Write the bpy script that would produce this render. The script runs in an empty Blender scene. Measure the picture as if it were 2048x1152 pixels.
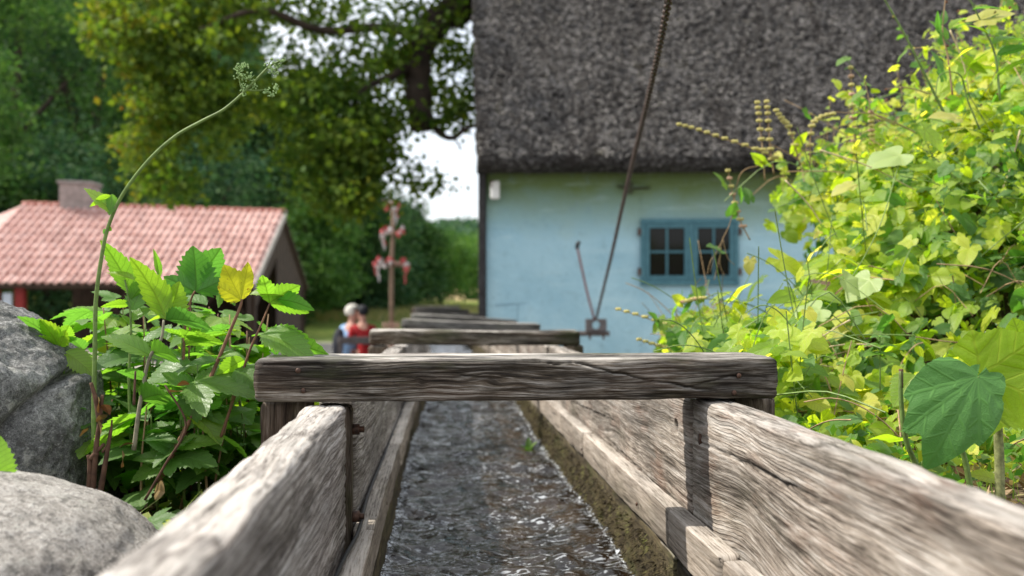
import bpy, bmesh, math, random
import numpy as np
from mathutils import Vector, Matrix
R = math.radians
scene = bpy.context.scene
C = scene.collection
# ---------------------------------------------------------------- camera, sky, sun, exposure
FPX = 1991.0
YAW, PITCH = R(4.14), R(0.40)
cam_d = bpy.data.cameras.new("camera"); cam = bpy.data.objects.new("camera", cam_d); C.objects.link(cam)
cam.location = (0, 0, 0); cam.rotation_euler = (R(90) + PITCH, 0, -YAW)
cam_d.lens = 35; cam_d.sensor_width = 36; cam_d.clip_start = .02; cam_d.clip_end = 3000
cam_d.dof.use_dof = True; cam_d.dof.focus_distance = 2.08; cam_d.dof.aperture_fstop = 3.1
scene.camera = cam
SUN = Vector((-1.0, .24, 1.36)).normalized()          # towards the sun: left of and beyond the flume
w = bpy.data.worlds.new("World"); scene.world = w; w.use_nodes = True
nt = w.node_tree; nt.nodes.clear()
sky = nt.nodes.new('ShaderNodeTexSky'); sky.sky_type = 'NISHITA'; sky.sun_disc = False
sky.sun_elevation = math.asin(SUN.z); sky.sun_rotation = math.atan2(SUN.x, SUN.y)
sky.dust_density = 2.0; sky.air_density = 1.0
tc = nt.nodes.new('ShaderNodeTexCoord'); nz = nt.nodes.new('ShaderNodeTexNoise')
nz.inputs['Scale'].default_value = 2.2; nz.inputs['Detail'].default_value = 6
rp = nt.nodes.new('ShaderNodeValToRGB'); rp.color_ramp.elements[0].position = .30; rp.color_ramp.elements[1].position = .62
rp.color_ramp.elements[0].color = (.45, .45, .45, 1); rp.color_ramp.elements[1].color = (.92, .92, .92, 1)
mx = nt.nodes.new('ShaderNodeMix'); mx.data_type = 'RGBA'; mx.inputs[7].default_value = (9.2, 9.5, 9.9, 1)   # thin bright cloud
bg = nt.nodes.new('ShaderNodeBackground'); bg.inputs[1].default_value = .115
wo = nt.nodes.new('ShaderNodeOutputWorld'); L = nt.links.new
L(tc.outputs['Generated'], nz.inputs['Vector']); L(nz.outputs['Fac'], rp.inputs[0]); L(rp.outputs[0], mx.inputs[0])
L(sky.outputs[0], mx.inputs[6]); L(mx.outputs[2], bg.inputs[0]); L(bg.outputs[0], wo.inputs[0])
sd = bpy.data.lights.new("sun", 'SUN'); sd.energy = 4.6; sd.angle = R(1.2); sd.color = (1, .94, .84)
so = bpy.data.objects.new("sun", sd); C.objects.link(so); so.rotation_euler = SUN.to_track_quat('Z', 'Y').to_euler()
scene.view_settings.view_transform = 'Standard'; scene.view_settings.look = 'None'
scene.view_settings.exposure = .62; scene.view_settings.gamma = 1
scene.render.engine = 'CYCLES'
cy = scene.cycles
cy.use_denoising = True; cy.max_bounces = 8; cy.transparent_max_bounces = 8; cy.transmission_bounces = 6
cy.diffuse_bounces = 4; cy.sample_clamp_indirect = 8; cy.caustics_reflective = False; cy.caustics_refractive = False

FW = Vector((math.sin(YAW), math.cos(YAW), 0)); RT = Vector((math.cos(YAW), -math.sin(YAW), 0)); UPV = Vector((0, 0, 1))
F2 = FW * math.cos(PITCH) + UPV * math.sin(PITCH); U2 = UPV * math.cos(PITCH) - FW * math.sin(PITCH)
def W(px, py, d):                                     # a point of the place, measured off the photograph
    return F2 * d + RT * ((px - 1024) / FPX * d) + U2 * ((576 - py) / FPX * d)

# ---------------------------------------------------------------- numpy noise
def _h(ix, iy, iz, s):
    n = (ix * 374761393 + iy * 668265263 + iz * 1274126177 + s * 974634777) & 0xffffffff
    n = ((n ^ (n >> 13)) * 1274126177) & 0xffffffff
    n = (n ^ (n >> 16)) & 0xffff
    return n / 65535.0
def noise(x, y, z, s=0):
    x = np.asarray(x, float) + 0 * np.asarray(y, float) + 0 * np.asarray(z, float); y = y + 0 * x; z = z + 0 * x
    fx, fy, fz = np.floor(x), np.floor(y), np.floor(z)
    ix, iy, iz = fx.astype(np.int64), fy.astype(np.int64), fz.astype(np.int64)
    u, v, t = x - fx, y - fy, z - fz
    u = u * u * (3 - 2 * u); v = v * v * (3 - 2 * v); t = t * t * (3 - 2 * t)
    r = 0
    for a in (0, 1):
        for b in (0, 1):
            for c in (0, 1):
                r = r + _h(ix + a, iy + b, iz + c, s) * (u if a else 1 - u) * (v if b else 1 - v) * (t if c else 1 - t)
    return r
def fbm(x, y, z, s=0, o=4, g=.5):
    r = 0; a = 1; n = 0
    for i in range(o):
        r = r + a * noise(x * 2 ** i, y * 2 ** i, z * 2 ** i, s + i * 17); n += a; a *= g
    return r / n
def smooth(t): t = np.clip(t, 0, 1); return t * t * (3 - 2 * t)

# ---------------------------------------------------------------- object helpers
def par(o, p):
    if p is not None:
        o.parent = p
        o.matrix_parent_inverse = (Matrix.Translation(-p.location) if p.type == 'EMPTY' else p.matrix_basis.inverted() if p.parent is None else p.matrix_basis.inverted())
    return o
def mesh(name, V, F, mat=None, parent=None, sm=False, attrs=None):
    me = bpy.data.meshes.new(name)
    V = np.asarray(V, np.float32).reshape(-1, 3)
    if isinstance(F, np.ndarray):
        k = F.shape[1]; me.vertices.add(len(V)); me.vertices.foreach_set('co', V.ravel())
        me.loops.add(F.size); me.loops.foreach_set('vertex_index', F.ravel().astype(np.int32))
        me.polygons.add(len(F)); me.polygons.foreach_set('loop_start', np.arange(0, F.size, k, dtype=np.int32))
        try: me.polygons.foreach_set('loop_total', np.full(len(F), k, dtype=np.int32))
        except Exception: pass
        me.update(calc_edges=True)
    else:
        me.from_pydata([tuple(map(float, v)) for v in V], [], [tuple(int(i) for i in f) for f in F])
    if sm: me.polygons.foreach_set('use_smooth', [True] * len(me.polygons))
    for k, (dom, typ, val) in (attrs or {}).items():
        a = me.attributes.new(k, typ, dom)
        a.data.foreach_set('vector' if typ == 'FLOAT_VECTOR' else 'value', np.asarray(val, np.float32).ravel())
    for m in (mat if isinstance(mat, (list, tuple)) else [mat] if mat else []): me.materials.append(m)
    o = bpy.data.objects.new(name, me); C.objects.link(o)
    return par(o, parent)
def inst(src, name, M, parent=None):                   # another object on the same mesh data
    o = bpy.data.objects.new(name, src.data if hasattr(src, 'data') else src); C.objects.link(o); o.matrix_basis = M
    return par(o, parent)
def thing(name, label, cat, loc=(0, 0, 0), group=None):
    o = bpy.data.objects.new(name, None); C.objects.link(o); o.location = loc; o.empty_display_size = .1
    return tag(o, label, cat, group)
def tag(o, label, cat, group=None):
    o['label'] = label; o['category'] = cat
    if group: o['group'] = group
    return o
def kind(o, k): o['kind'] = k; return o
def grid_faces(n, m, wrap=False):                      # n rings of m points
    i = np.arange(n - 1)[:, None]; j = np.arange(m if wrap else m - 1)[None, :]
    a = i * m + j; b = i * m + (j + 1) % m; c = (i + 1) * m + (j + 1) % m; d = (i + 1) * m + j
    return np.stack([a, b, c, d], -1).reshape(-1, 4)
class MB:                                             # collects pieces of ONE object
    def __init__(s): s.V = []; s.F = []; s.n = 0
    def add(s, V, F):
        V = np.asarray(V, float).reshape(-1, 3); s.V.append(V)
        s.F += [tuple(int(i) + s.n for i in f) for f in F]; s.n += len(V); return s
    def box(s, c, h, M=None, bev=0.0):
        c = np.array(c, float); h = np.array(h, float)
        if bev <= 0:
            V = np.array([[sx, sy, sz] for sx in (-1, 1) for sy in (-1, 1) for sz in (-1, 1)], float) * h
            F = [(0, 1, 3, 2), (4, 6, 7, 5), (0, 4, 5, 1), (2, 3, 7, 6), (0, 2, 6, 4), (1, 5, 7, 3)]
        else:
            b = bev; V = []; 
            for sx in (-1, 1):
                for sy in (-1, 1):
                    for sz in (-1, 1):
                        for k in range(3):
                            v = np.array([sx * h[0], sy * h[1], sz * h[2]])
                            for q in range(3):
                                if q != k: v[q] -= (sx, sy, sz)[q] * b
                            V.append(v)
            V = np.array(V); bm = bmesh.new()
            for v in V: bm.verts.new(v)
            bmesh.ops.convex_hull(bm, input=bm.verts)
            bm.verts.ensure_lookup_table(); V = np.array([v.co[:] for v in bm.verts])
            bm.verts.index_update(); F = [[v.index for v in f.verts] for f in bm.faces]; bm.free()
        if M is not None: V = V @ np.array(M.to_3x3() if len(M) == 4 else M).T
        return s.add(V + c, F)
    def tube(s, P, r, n=6, cap=True):
        V, F = tube_vf(P, r, n, cap); return s.add(V, F)
    def ball(s, c, r, n=8, m=6, sc=(1, 1, 1)):
        V = [(0, 0, 1)]; F = []
        for i in range(1, m):
            for j in range(n):
                a, b = math.pi * i / m, 2 * math.pi * j / n; V.append((math.sin(a) * math.cos(b), math.sin(a) * math.sin(b), math.cos(a)))
        V.append((0, 0, -1)); k = len(V) - 1
        for j in range(n):
            F.append((0, 1 + j, 1 + (j + 1) % n)); F.append((k, k - n + (j + 1) % n, k - n + j))
            for i in range(m - 2): a = 1 + i * n; F.append((a + j, a + n + j, a + n + (j + 1) % n, a + (j + 1) % n))
        return s.add(np.array(V) * r * np.array(sc) + np.array(c), F)
    def build(s, name, mat, parent=None, sm=False):
        return mesh(name, np.concatenate(s.V), s.F, mat, parent, sm)
def tube_vf(P, r, n=6, cap=True):
    P = np.array([tuple(p) for p in P], float); k = len(P); r = np.broadcast_to(np.asarray(r, float), (k,))
    T = np.gradient(P, axis=0); T /= np.linalg.norm(T, axis=1)[:, None] + 1e-12
    ref = np.array([0, 0, 1.]) if abs(T[:, 2]).mean() < .8 else np.array([1., 0, 0])
    A = np.cross(T, ref); A /= np.linalg.norm(A, axis=1)[:, None] + 1e-12; B = np.cross(T, A)
    a = np.arange(n) * 2 * math.pi / n
    V = P[:, None] + r[:, None, None] * (A[:, None] * np.cos(a)[None, :, None] + B[:, None] * np.sin(a)[None, :, None])
    F = [tuple(f) for f in grid_faces(k, n, True)]
    if cap: F += [tuple(range(n))[::-1], tuple(range((k - 1) * n, k * n))]
    return V.reshape(-1, 3), F
def spline(P, k=8):                                    # Catmull-Rom through the points
    P = [Vector(p) for p in P]; Q = [2 * P[0] - P[1]] + P + [2 * P[-1] - P[-2]]; out = []
    for i in range(1, len(Q) - 2):
        for t in range(k):
            t /= k; a, b, c, d = Q[i - 1:i + 3]
            out.append(.5 * ((2 * b) + (c - a) * t + (2 * a - 5 * b + 4 * c - d) * t * t + (3 * b - 3 * c + d - a) * t ** 3))
    out.append(P[-1]); return out

# ---------------------------------------------------------------- material helpers
class NT:
    def __init__(s, name):
        s.m = bpy.data.materials.new(name); s.m.use_nodes = True; s.t = s.m.node_tree; s.t.nodes.clear()
        s.out = s.t.nodes.new('ShaderNodeOutputMaterial')
    def n(s, typ, ins=None, **kw):
        nd = s.t.nodes.new(typ)
        for k, v in kw.items(): setattr(nd, k, v)
        for k, v in (ins or {}).items(): s.put(nd.inputs[k], v)
        return nd
    def put(s, sock, v):
        if isinstance(v, bpy.types.NodeSocket): s.t.links.new(v, sock)
        elif isinstance(v, bpy.types.Node): s.t.links.new(v.outputs[0], sock)
        else:
            if sock.type == 'RGBA' and len(v) == 3: v = (*v, 1)
            sock.default_value = v
    def noise(s, vec, scale=1, detail=4, rough=.5, dist=0):
        return s.n('ShaderNodeTexNoise', {'Vector': vec, 'Scale': scale, 'Detail': detail, 'Roughness': rough, 'Distortion': dist}).outputs[0]
    def scl(s, vec, k): return s.n('ShaderNodeVectorMath', {0: vec, 1: k}, operation='MULTIPLY').outputs[0]
    def add(s, vec, k): return s.n('ShaderNodeVectorMath', {0: vec, 1: k}, operation='ADD').outputs[0]
    def ma(s, op, a, b=0.0, c=0.0, clamp=False): return s.n('ShaderNodeMath', {0: a, 1: b, 2: c}, operation=op, use_clamp=clamp).outputs[0]
    def mr(s, v, a, b, c=0.0, d=1.0): return s.n('ShaderNodeMapRange', {0: v, 1: a, 2: b, 3: c, 4: d}).outputs[0]
    def ramp(s, fac, stops):
        r = s.n('ShaderNodeValToRGB', {0: fac}); e = r.color_ramp.elements
        while len(e) < len(stops): e.new(.5)
        for x, (p, c) in zip(e, stops): x.position = p; x.color = (*c, 1) if len(c) == 3 else c
        return r.outputs[0]
    def mix(s, f, a, b, mode='MIX'):
        m = s.n('ShaderNodeMix', data_type='RGBA', blend_type=mode); s.put(m.inputs[0], f); s.put(m.inputs[6], a); s.put(m.inputs[7], b); return m.outputs[2]
    def attr(s, n, o='Vector'): return s.n('ShaderNodeAttribute', attribute_name=n).outputs[o]
    def pos(s): return s.n('ShaderNodeNewGeometry').outputs['Position']
    def obj(s): return s.n('ShaderNodeTexCoord').outputs['Object']
    def rnd(s): return s.n('ShaderNodeObjectInfo').outputs['Random']
    def bump(s, h, dist=.002, st=1.0): return s.n('ShaderNodeBump', {'Height': h, 'Distance': dist, 'Strength': st}).outputs[0]
    def bsdf(s, col, rough=.8, normal=None, spec=.3, **kw):
        d = {'Base Color': col, 'Roughness': rough, 'Specular IOR Level': spec}; d.update({k.replace('_', ' '): v for k, v in kw.items()})
        if normal is not None: d['Normal'] = normal
        return s.n('ShaderNodeBsdfPrincipled', d).outputs[0]
    def done(s, sh): s.put(s.out.inputs[0], sh); return s.m

def wood_mat(name, dark, mid, light, blotch=.5, moss=.15, red=0.0, fine=1.0, bumpd=.0022, crack_dark=(.02, .015, .01), rings=0.0, gap=.007, bleach=.35):
    s = NT(name); gc = s.attr('gc')
    n1 = s.noise(s.scl(gc, (7, 210 * fine, 210 * fine)), 1, 6, .7)
    n2 = s.noise(s.scl(gc, (22, 520 * fine, 520 * fine)), 1, 4, .65)
    n3 = s.noise(s.scl(gc, (2.2, 9, 9)), 1, 5, .6)
    n5 = s.noise(s.scl(gc, (1.2, 26, 26)), 1, 3, .5)
    f = s.ma('ADD', s.ma('MULTIPLY', n1, .50), s.ma('ADD', s.ma('MULTIPLY', n2, .24), s.ma('MULTIPLY', n5, .26)))
    col = s.ramp(f, [(.40, dark), (.485, mid), (.60, light)])
    geo = s.n('ShaderNodeNewGeometry'); nzz = s.n('ShaderNodeSeparateXYZ', {0: geo.outputs['Normal']}).outputs[2]   # rain- and sun-bleached upper sides
    col = s.mix(s.ma('MULTIPLY', s.mr(nzz, .55, .95, 0, bleach), s.mr(f, .40, .52), clamp=True), col, (.66, .62, .57))
    ring = None
    if rings:
        gz = s.n('ShaderNodeSeparateXYZ', {0: gc}).outputs[2]
        ph = s.ma('ADD', s.ma('MULTIPLY', gz, 6.283 / gap), s.ma('MULTIPLY', s.noise(s.scl(gc, (3.5, 22, 22)), 1, 4, .6), 16.0)); sw = s.ma('SINE', ph)
        ring = s.ma('MULTIPLY', s.mr(sw, .35, .95), s.mr(s.noise(s.scl(gc, (6, 16, 16)), 1, 3, .6), .38, .60), clamp=True)
        col = s.mix(s.ma('MULTIPLY', ring, rings), col, dark)
    dk = s.mr(n3, .38, .62, 1 - blotch, 1.15)
    col = s.mix(1.0, col, s.n('ShaderNodeCombineColor', {0: dk, 1: dk, 2: dk}), 'MULTIPLY')
    n6 = s.noise(s.add(s.scl(gc, (3, 8, 8)), (7, 3, 1)), 1, 5, .7)
    col = s.mix(s.mr(n6, .50, .72, 0, moss), col, (.07, .085, .025))
    if red: col = s.mix(s.mr(s.noise(s.add(s.scl(gc, (5, 14, 14)), (2, 9, 4)), 1, 4, .6), .52, .75, 0, red), col, (.20, .085, .045))
    n7 = s.noise(s.add(s.scl(gc, (60, 120, 120)), (2, 9, 4)), 1, 3, .6)
    col = s.mix(s.mr(n7, .62, .75, 0, .35), col, dark)
    col = s.mix(s.mr(s.attr('crk', 'Fac'), 0, 1, 0, .85), col, crack_dark)  # knots, dirt, and the shade of cracks and holes put into the colour
    h = s.ma('ADD', s.ma('MULTIPLY', n1, .7), s.ma('MULTIPLY', n2, .35))
    if ring is not None: h = s.ma('SUBTRACT', h, s.ma('MULTIPLY', ring, .45))
    return s.done(s.bsdf(col, .82, s.bump(h, bumpd), .25))
def plain(name, col, rough=.7, var=.25, scale=20, metal=0.0, bumpd=.001, spec=.3):
    s = NT(name); o = s.obj(); n = s.noise(o, scale, 5, .6); k = s.mr(n, .3, .7, 1 - var, 1 + var)
    c = s.mix(1.0, col, s.n('ShaderNodeCombineColor', {0: k, 1: k, 2: k}), 'MULTIPLY')
    return s.done(s.bsdf(c, rough, s.bump(n, bumpd), spec, Metallic=metal))
def leaf_mat(name, stops, under=(.8, 1.0, .6), trans=.5, tcol=1.7, rough=.42, attr=False, vein=.6, spots=0.0, patch=None, gloss=.45, F=9.0, G=.9):
    s = NT(name)
    r = s.attr('rnd', 'Fac') if attr else s.rnd()
    if patch:                                          # plants of the mass differ from place to place
        pn = s.noise(s.pos(), patch[0], 3, .6); r = s.ma('ADD', s.ma('MULTIPLY', r, patch[1]), s.ma('MULTIPLY', s.mr(pn, .3, .7), 1 - patch[1]))
    col = s.ramp(r, stops)
    if vein:
        lv = s.attr('lw'); lv = s.add(lv, s.scl(s.n('ShaderNodeTexNoise', {'Vector': s.add(lv, (3.3, 1.7, .4)), 'Scale': 6.0, 'Detail': 3.0}).outputs[1], (.05, .03, 0))); lv = s.add(lv, (-.025, -.015, 0)); lw = s.n('ShaderNodeSeparateXYZ', {0: lv}); a, b = lw.outputs[0], s.ma('ABSOLUTE', lw.outputs[1])
        mid = s.mr(b, .006, .022, 1, 0)
        sv = s.ma('PINGPONG', s.ma('SUBTRACT', s.ma('MULTIPLY', a, F), s.ma('MULTIPLY', b, F * G)), .5)
        side = s.mr(sv, .02, .11, .85, 0); v = s.ma('MAXIMUM', mid, side)
        cell = s.n('ShaderNodeTexVoronoi', {'Vector': lv, 'Scale': 24.0}, feature='DISTANCE_TO_EDGE').outputs[0]
        net = s.mr(cell, .02, .10, .35, 0); vv = s.ma('MAXIMUM', v, net)
        vc = s.mix(1.0, col, (1.7, 1.5, 1.3), 'MULTIPLY'); top = s.mix(s.ma('MULTIPLY', vv, vein), col, vc)
        hh = s.ma('SUBTRACT', 1.0, vv); nrm = s.bump(hh, .0025, .32)
        tr = s.mix(s.ma('MULTIPLY', vv, vein), col, s.mix(1.0, col, (.30, .36, .2), 'MULTIPLY'))
    else: top = col; tr = col; nrm = None
    if spots:
        sp = s.noise(s.obj(), 9, 5, .7); m = s.mr(sp, .60, .66, 0, spots); top = s.mix(m, top, (.10, .035, .012)); tr = s.mix(m, tr, (.10, .03, .01))
    geo = s.n('ShaderNodeNewGeometry'); und = s.mix(.30, top, (.16, .24, .08))
    base = s.mix(geo.outputs['Backfacing'], top, und)
    t = s.mix(1.0, tr, (tcol * 1.0, tcol * 1.05, tcol * .55), 'MULTIPLY')
    a = s.bsdf(base, rough, nrm, gloss)
    b = s.n('ShaderNodeBsdfTranslucent', {0: t}).outputs[0]
    return s.done(s.n('ShaderNodeMixShader', {0: trans, 1: a, 2: b}).outputs[0])
# ================================================================ THE GROUND
rng = np.random.default_rng(7); random.seed(7)
MZX = [.60, .82, .98, 1.12, 1.22, 1.30, 1.45, 1.7, 1.95, 2.2, 2.6, 4.0]
MZZ = [-.47, -.44, -.30, -.16, -.02, .18, .30, .40, .52, .76, .95, 1.0]
def mound(X, Y):                                       # overgrown bank right of the flume
    f = smooth((Y - 2.05) / 1.9)
    return -.42 + (np.interp(X - .27 * (Y - 4), MZX, MZZ) + .42) * f * (1 - smooth((Y - 4.9) / 1.6))
def ground_z(X, Y):
    X = np.asarray(X, float); Y = np.asarray(Y, float)
    far = np.interp(Y, [-50, 30, 45, 70, 120, 220, 900], [-1.6, -1.6, -1.15, -.75, .75, 3.2, 6])
    far = far + 2.0 * smooth((-X - 2 + (Y - 60) * .1) / 25) * smooth((Y - 45) / 25)
    bankL = -.52 + .16 * (noise(X * 1.3, Y * 1.3, 0, 5) - .5) + .05 * (noise(X * 6, Y * 6, 0, 6) - .5) - .15 * smooth((Y - 1.9) / 1.2)
    bankR = mound(X - .30 * smooth((Y - 2.3) / 1.2), Y) - .10 * smooth((X - .75) / .2) * smooth((Y - 2.3) / .6) + .05 * (noise(X * 5, Y * 5, 0, 8) - .5)
    chan = -1.15
    kL = smooth((-.27 - X) / .05) * (1 - smooth((Y - 3.0) / 1.6)) * smooth((Y + 9) / 3)
    kR = smooth((X - .60) / .07) * (1 - smooth((Y - 5.0) / 1.8)) * smooth((Y + 9) / 3)
    kC = (1 - smooth((Y - 3.0) / 2.0)) * smooth((Y + 9) / 3)
    z = far * (1 - kC) + chan * kC
    z = z * (1 - kL) + bankL * kL; z = z * (1 - kR) + bankR * kR
    return z
def nonuni(a, b, step, end, k):
    o = list(np.arange(a, b, step)); s = step; x = b
    while x < end: o.append(x); s *= k; x += s
    o.append(end); lo = []; s = step; x = a
    while x > -end: s *= k; x -= s; lo.append(x)
    return np.array(lo[::-1] + o)
gx = nonuni(-3, 4, .05, 900, 1.07); gy = nonuni(0, 7, .06, 1100, 1.07); gy = gy[gy > -60]
GX, GY = np.meshgrid(gx, gy, indexing='ij')
GZ = ground_z(GX, GY) + .12 * (noise(GX * .2, GY * .2, 0, 3) - .5) * smooth((GY - 8) / 10)
s = NT('ground'); P = s.pos(); X3 = s.n('ShaderNodeSeparateXYZ', {0: P}); Yp = X3.outputs[1]; Xp = X3.outputs[0]
nb = s.noise(P, 2.5, 8, .65); nf = s.noise(P, 40, 6, .7); nl = s.noise(P, .25, 4, .5)
soil = s.ramp(s.ma('ADD', s.ma('MULTIPLY', nf, .6), s.ma('MULTIPLY', nb, .4)), [(.35, (.035, .024, .015)), (.52, (.11, .078, .048)), (.66, (.24, .18, .11))])
gravel = s.ramp(nf, [(.3, (.22, .20, .17)), (.7, (.42, .39, .35))])
grass = s.ramp(s.ma('ADD', s.ma('MULTIPLY', nb, .5), s.ma('MULTIPLY', nl, .5)), [(.35, (.065, .10, .02)), (.55, (.14, .19, .035)), (.7, (.24, .23, .06))])
field = s.ramp(nb, [(.3, (.40, .29, .15)), (.7, (.60, .46, .27))])
yj = s.ma('ADD', Yp, s.ma('MULTIPLY', s.ma('SUBTRACT', nl, .5), 14.0))
c = s.mix(s.mr(Yp, 4, 9), soil, gravel); c = s.mix(s.mr(yj, 31, 34), c, grass); c = s.mix(s.mr(yj, 76, 84), c, field)
gm = s.done(s.bsdf(c, .95, s.bump(nf, .02), .1))
kind(mesh('ground', np.stack([GX, GY, GZ], -1), grid_faces(len(gx), len(gy))[:, ::-1].copy(), gm, sm=True), 'structure')

# ================================================================ TIMBER
def timber(name, p0, p1, Wd, H, mat, parent, seed, dx=.006, dp=.004, r=.007, amp=1.0, knots=(), cracks=(), holes=(), wear=1.0, sag=0.0, ends=(1, 1), wave=.02):
    p0 = Vector(p0); p1 = Vector(p1); xl = (p1 - p0).normalized(); yl = Vector((0, 0, 1)).cross(xl).normalized(); zl = xl.cross(yl); Ln = (p1 - p0).length
    hw, hh = Wd / 2 - r, H / 2 - r; pts = []; nr = []
    def seg(a, b, n):
        d = math.dist(a, b); k = max(1, int(d / dp))
        for i in range(k): pts.append((a[0] + (b[0] - a[0]) * i / k, a[1] + (b[1] - a[1]) * i / k)); nr.append(n)
    def arc(cy_, cz_, a0):
        for i in range(3): a = a0 + math.pi / 2 * i / 3; pts.append((cy_ + r * math.cos(a), cz_ + r * math.sin(a))); nr.append((math.cos(a), math.sin(a)))
    arc(hw, hh, 0); seg((hw, hh + r), (-hw, hh + r), (0, 1)); arc(-hw, hh, math.pi / 2); seg((-hw - r, hh), (-hw - r, -hh), (-1, 0))
    arc(-hw, -hh, math.pi); seg((-hw, -hh - r), (hw, -hh - r), (0, -1)); arc(hw, -hh, -math.pi / 2); seg((hw + r, -hh), (hw + r, hh), (1, 0))
    pts = np.array(pts); nr = np.array(nr); m = len(pts); n = max(4, int(Ln / dx)); xs = np.linspace(0, Ln, n)
    X, Yy = np.meshgrid(xs, pts[:, 0], indexing='ij'); Z = np.broadcast_to(pts[:, 1], (n, m)).copy(); NY = np.broadcast_to(nr[:, 0], (n, m)); NZ = np.broadcast_to(nr[:, 1], (n, m))
    S = seed * 13.7
    gy_ = Yy + wave * (fbm(X * 2.2, Yy * 5, Z * 5 + S, seed, 3) - .5) * 2; gz_ = Z + wave * (fbm(X * 2.6 + 9, Yy * 5, Z * 5 + S, seed + 1, 3) - .5) * 2
    gy_ = gy_ + .002 * (noise(X * 12, Yy * 30, Z * 30, seed + 4) - .5) * 2; gz_ = gz_ + .0025 * (noise(X * 12, Yy * 30, Z * 30, seed + 5) - .5) * 2
    crk = np.zeros_like(X)
    for (kx, kz, sx, sz, a) in knots:
        e = np.exp(-((X - kx) / sx) ** 2 - ((Z - kz) / sz) ** 2)
        gz_ = kz + (gz_ - kz) * (1 - a * e) + .25 * a * sz * e * np.sin((X - kx) / sx * 2)
        crk = np.maximum(crk, np.exp(-((X - kx) / .011) ** 2 - ((Z - kz) / .008) ** 2) * .9)
    g = fbm(X * 4, gy_ * 120, gz_ * 120, seed + 9, 3); g2 = noise(X * 9, gy_ * 45, gz_ * 45, seed + 21)
    D = -.0022 * amp * np.clip(.56 - g, 0, 1) / .3 - .002 * amp * np.clip(.5 - g2, 0, 1) + .005 * wear * (fbm(X * 3, Yy * 8, Z * 8, seed + 2, 3) - .5)
    cor = np.minimum(np.abs(NY), np.abs(NZ)) / .7
    ycor = np.exp(-(np.maximum(np.abs(Yy) - hw, 0) - r) ** 2 * 0) * np.exp(-((hw + r - np.abs(Yy)) / .012) ** 2) * np.exp(-((hh + r - np.abs(Z)) / .012) ** 2)
    er = np.clip(fbm(X * 9, Z * 3, Yy * 3, seed + 31, 4) - .38, 0, 1)
    D = D - wear * .016 * er * ycor
    for (x0, z0, x1, z1, side, wd, dep) in cracks:     # long drying cracks on one face
        t = np.clip(((X - x0) * (x1 - x0) + (Z - z0) * (z1 - z0)) / ((x1 - x0) ** 2 + (z1 - z0) ** 2), 0, 1)
        wob = .004 * (fbm(X * 25, 0, 0, seed + 50, 3) - .5) * 2
        dd = np.hypot(X - x0 - t * (x1 - x0), Z - z0 - t * (z1 - z0) + wob)
        k = np.exp(-(dd / wd) ** 2) * (NY * side > .5) * np.sin(math.pi * np.clip(t, .04, .96)) ** .5; D = D - dep * k; crk = np.maximum(crk, k)
    for (hx, hz, side, rad) in holes:
        dd = np.hypot(X - hx, Z - hz); k = smooth((rad * 1.15 - dd) / (rad * .3)) * (NY * side > .5); D = D - .02 * k; crk = np.maximum(crk, k)
    crk = np.maximum(crk, smooth((.33 - g) / .1) * .8)
    bow = wear * .004 * (fbm(X * 1.5, 0, 0, seed + 3, 2) - .5) * 2 - sag * np.sin(math.pi * X / Ln)
    Yo = Yy + NY * D + bow * .6; Zo = Z + NZ * D + bow
    e0 = np.minimum(X, Ln - X); rr = np.clip(1 - e0 / .012, 0, 1) ** 2 * .008; Yo -= NY * rr; Zo -= NZ * rr
    Xo = X.copy(); en = .006 * (fbm(Yy * 40, Z * 40, 0, seed + 70, 2) - .5); Xo[0] -= en[0]; Xo[-1] += en[-1]
    V = [np.stack([Xo, Yo, Zo], -1).reshape(-1, 3)]; G = [np.stack([X, gy_, gz_], -1).reshape(-1, 3)]; K = [crk.ravel()]
    F = [tuple(f) for f in grid_faces(n, m, True)] if n * m < 4000 else None
    Fa = grid_faces(n, m, True); base = n * m; extra = []
    for e, ring in ((0, 0), (1, n - 1)):
        prev = np.arange(m) + ring * m
        for q, kk in enumerate((.8, .55, .28, .05)):
            y = Yo[ring] * kk; z = Zo[ring] * kk; x = Xo[ring] + (1 if e else -1) * (.003 + .004 * (fbm(y * 60, z * 60, 0, seed + 71, 3) - .5)) 
            V.append(np.stack([x, y, z], -1)); G.append(np.stack([x * 0 + seed, y + x * 9, z], -1)); K.append(np.clip(.9 * (fbm(y * 90, z * 90, 0, seed + 80, 2) - .42) * 4, 0, .8))
            cur = np.arange(m) + base; base += m
            a = np.stack([prev, np.roll(prev, -1), np.roll(cur, -1), cur], -1); extra.append(a if e else a[:, ::-1]); prev = cur
    F = np.concatenate([Fa[:, ::1]] + extra)
    F = F[:, ::-1].copy()
    o = mesh(name, np.concatenate(V), F, mat, None, True, {'gc': ('POINT', 'FLOAT_VECTOR', np.concatenate(G) + (seed * .37, seed * .11, 0)), 'crk': ('POINT', 'FLOAT', np.concatenate(K))})
    M = Matrix((xl, yl, zl)).transposed().to_4x4(); M.translation = p0; o.matrix_basis = M
    return par(o, parent)

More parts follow.
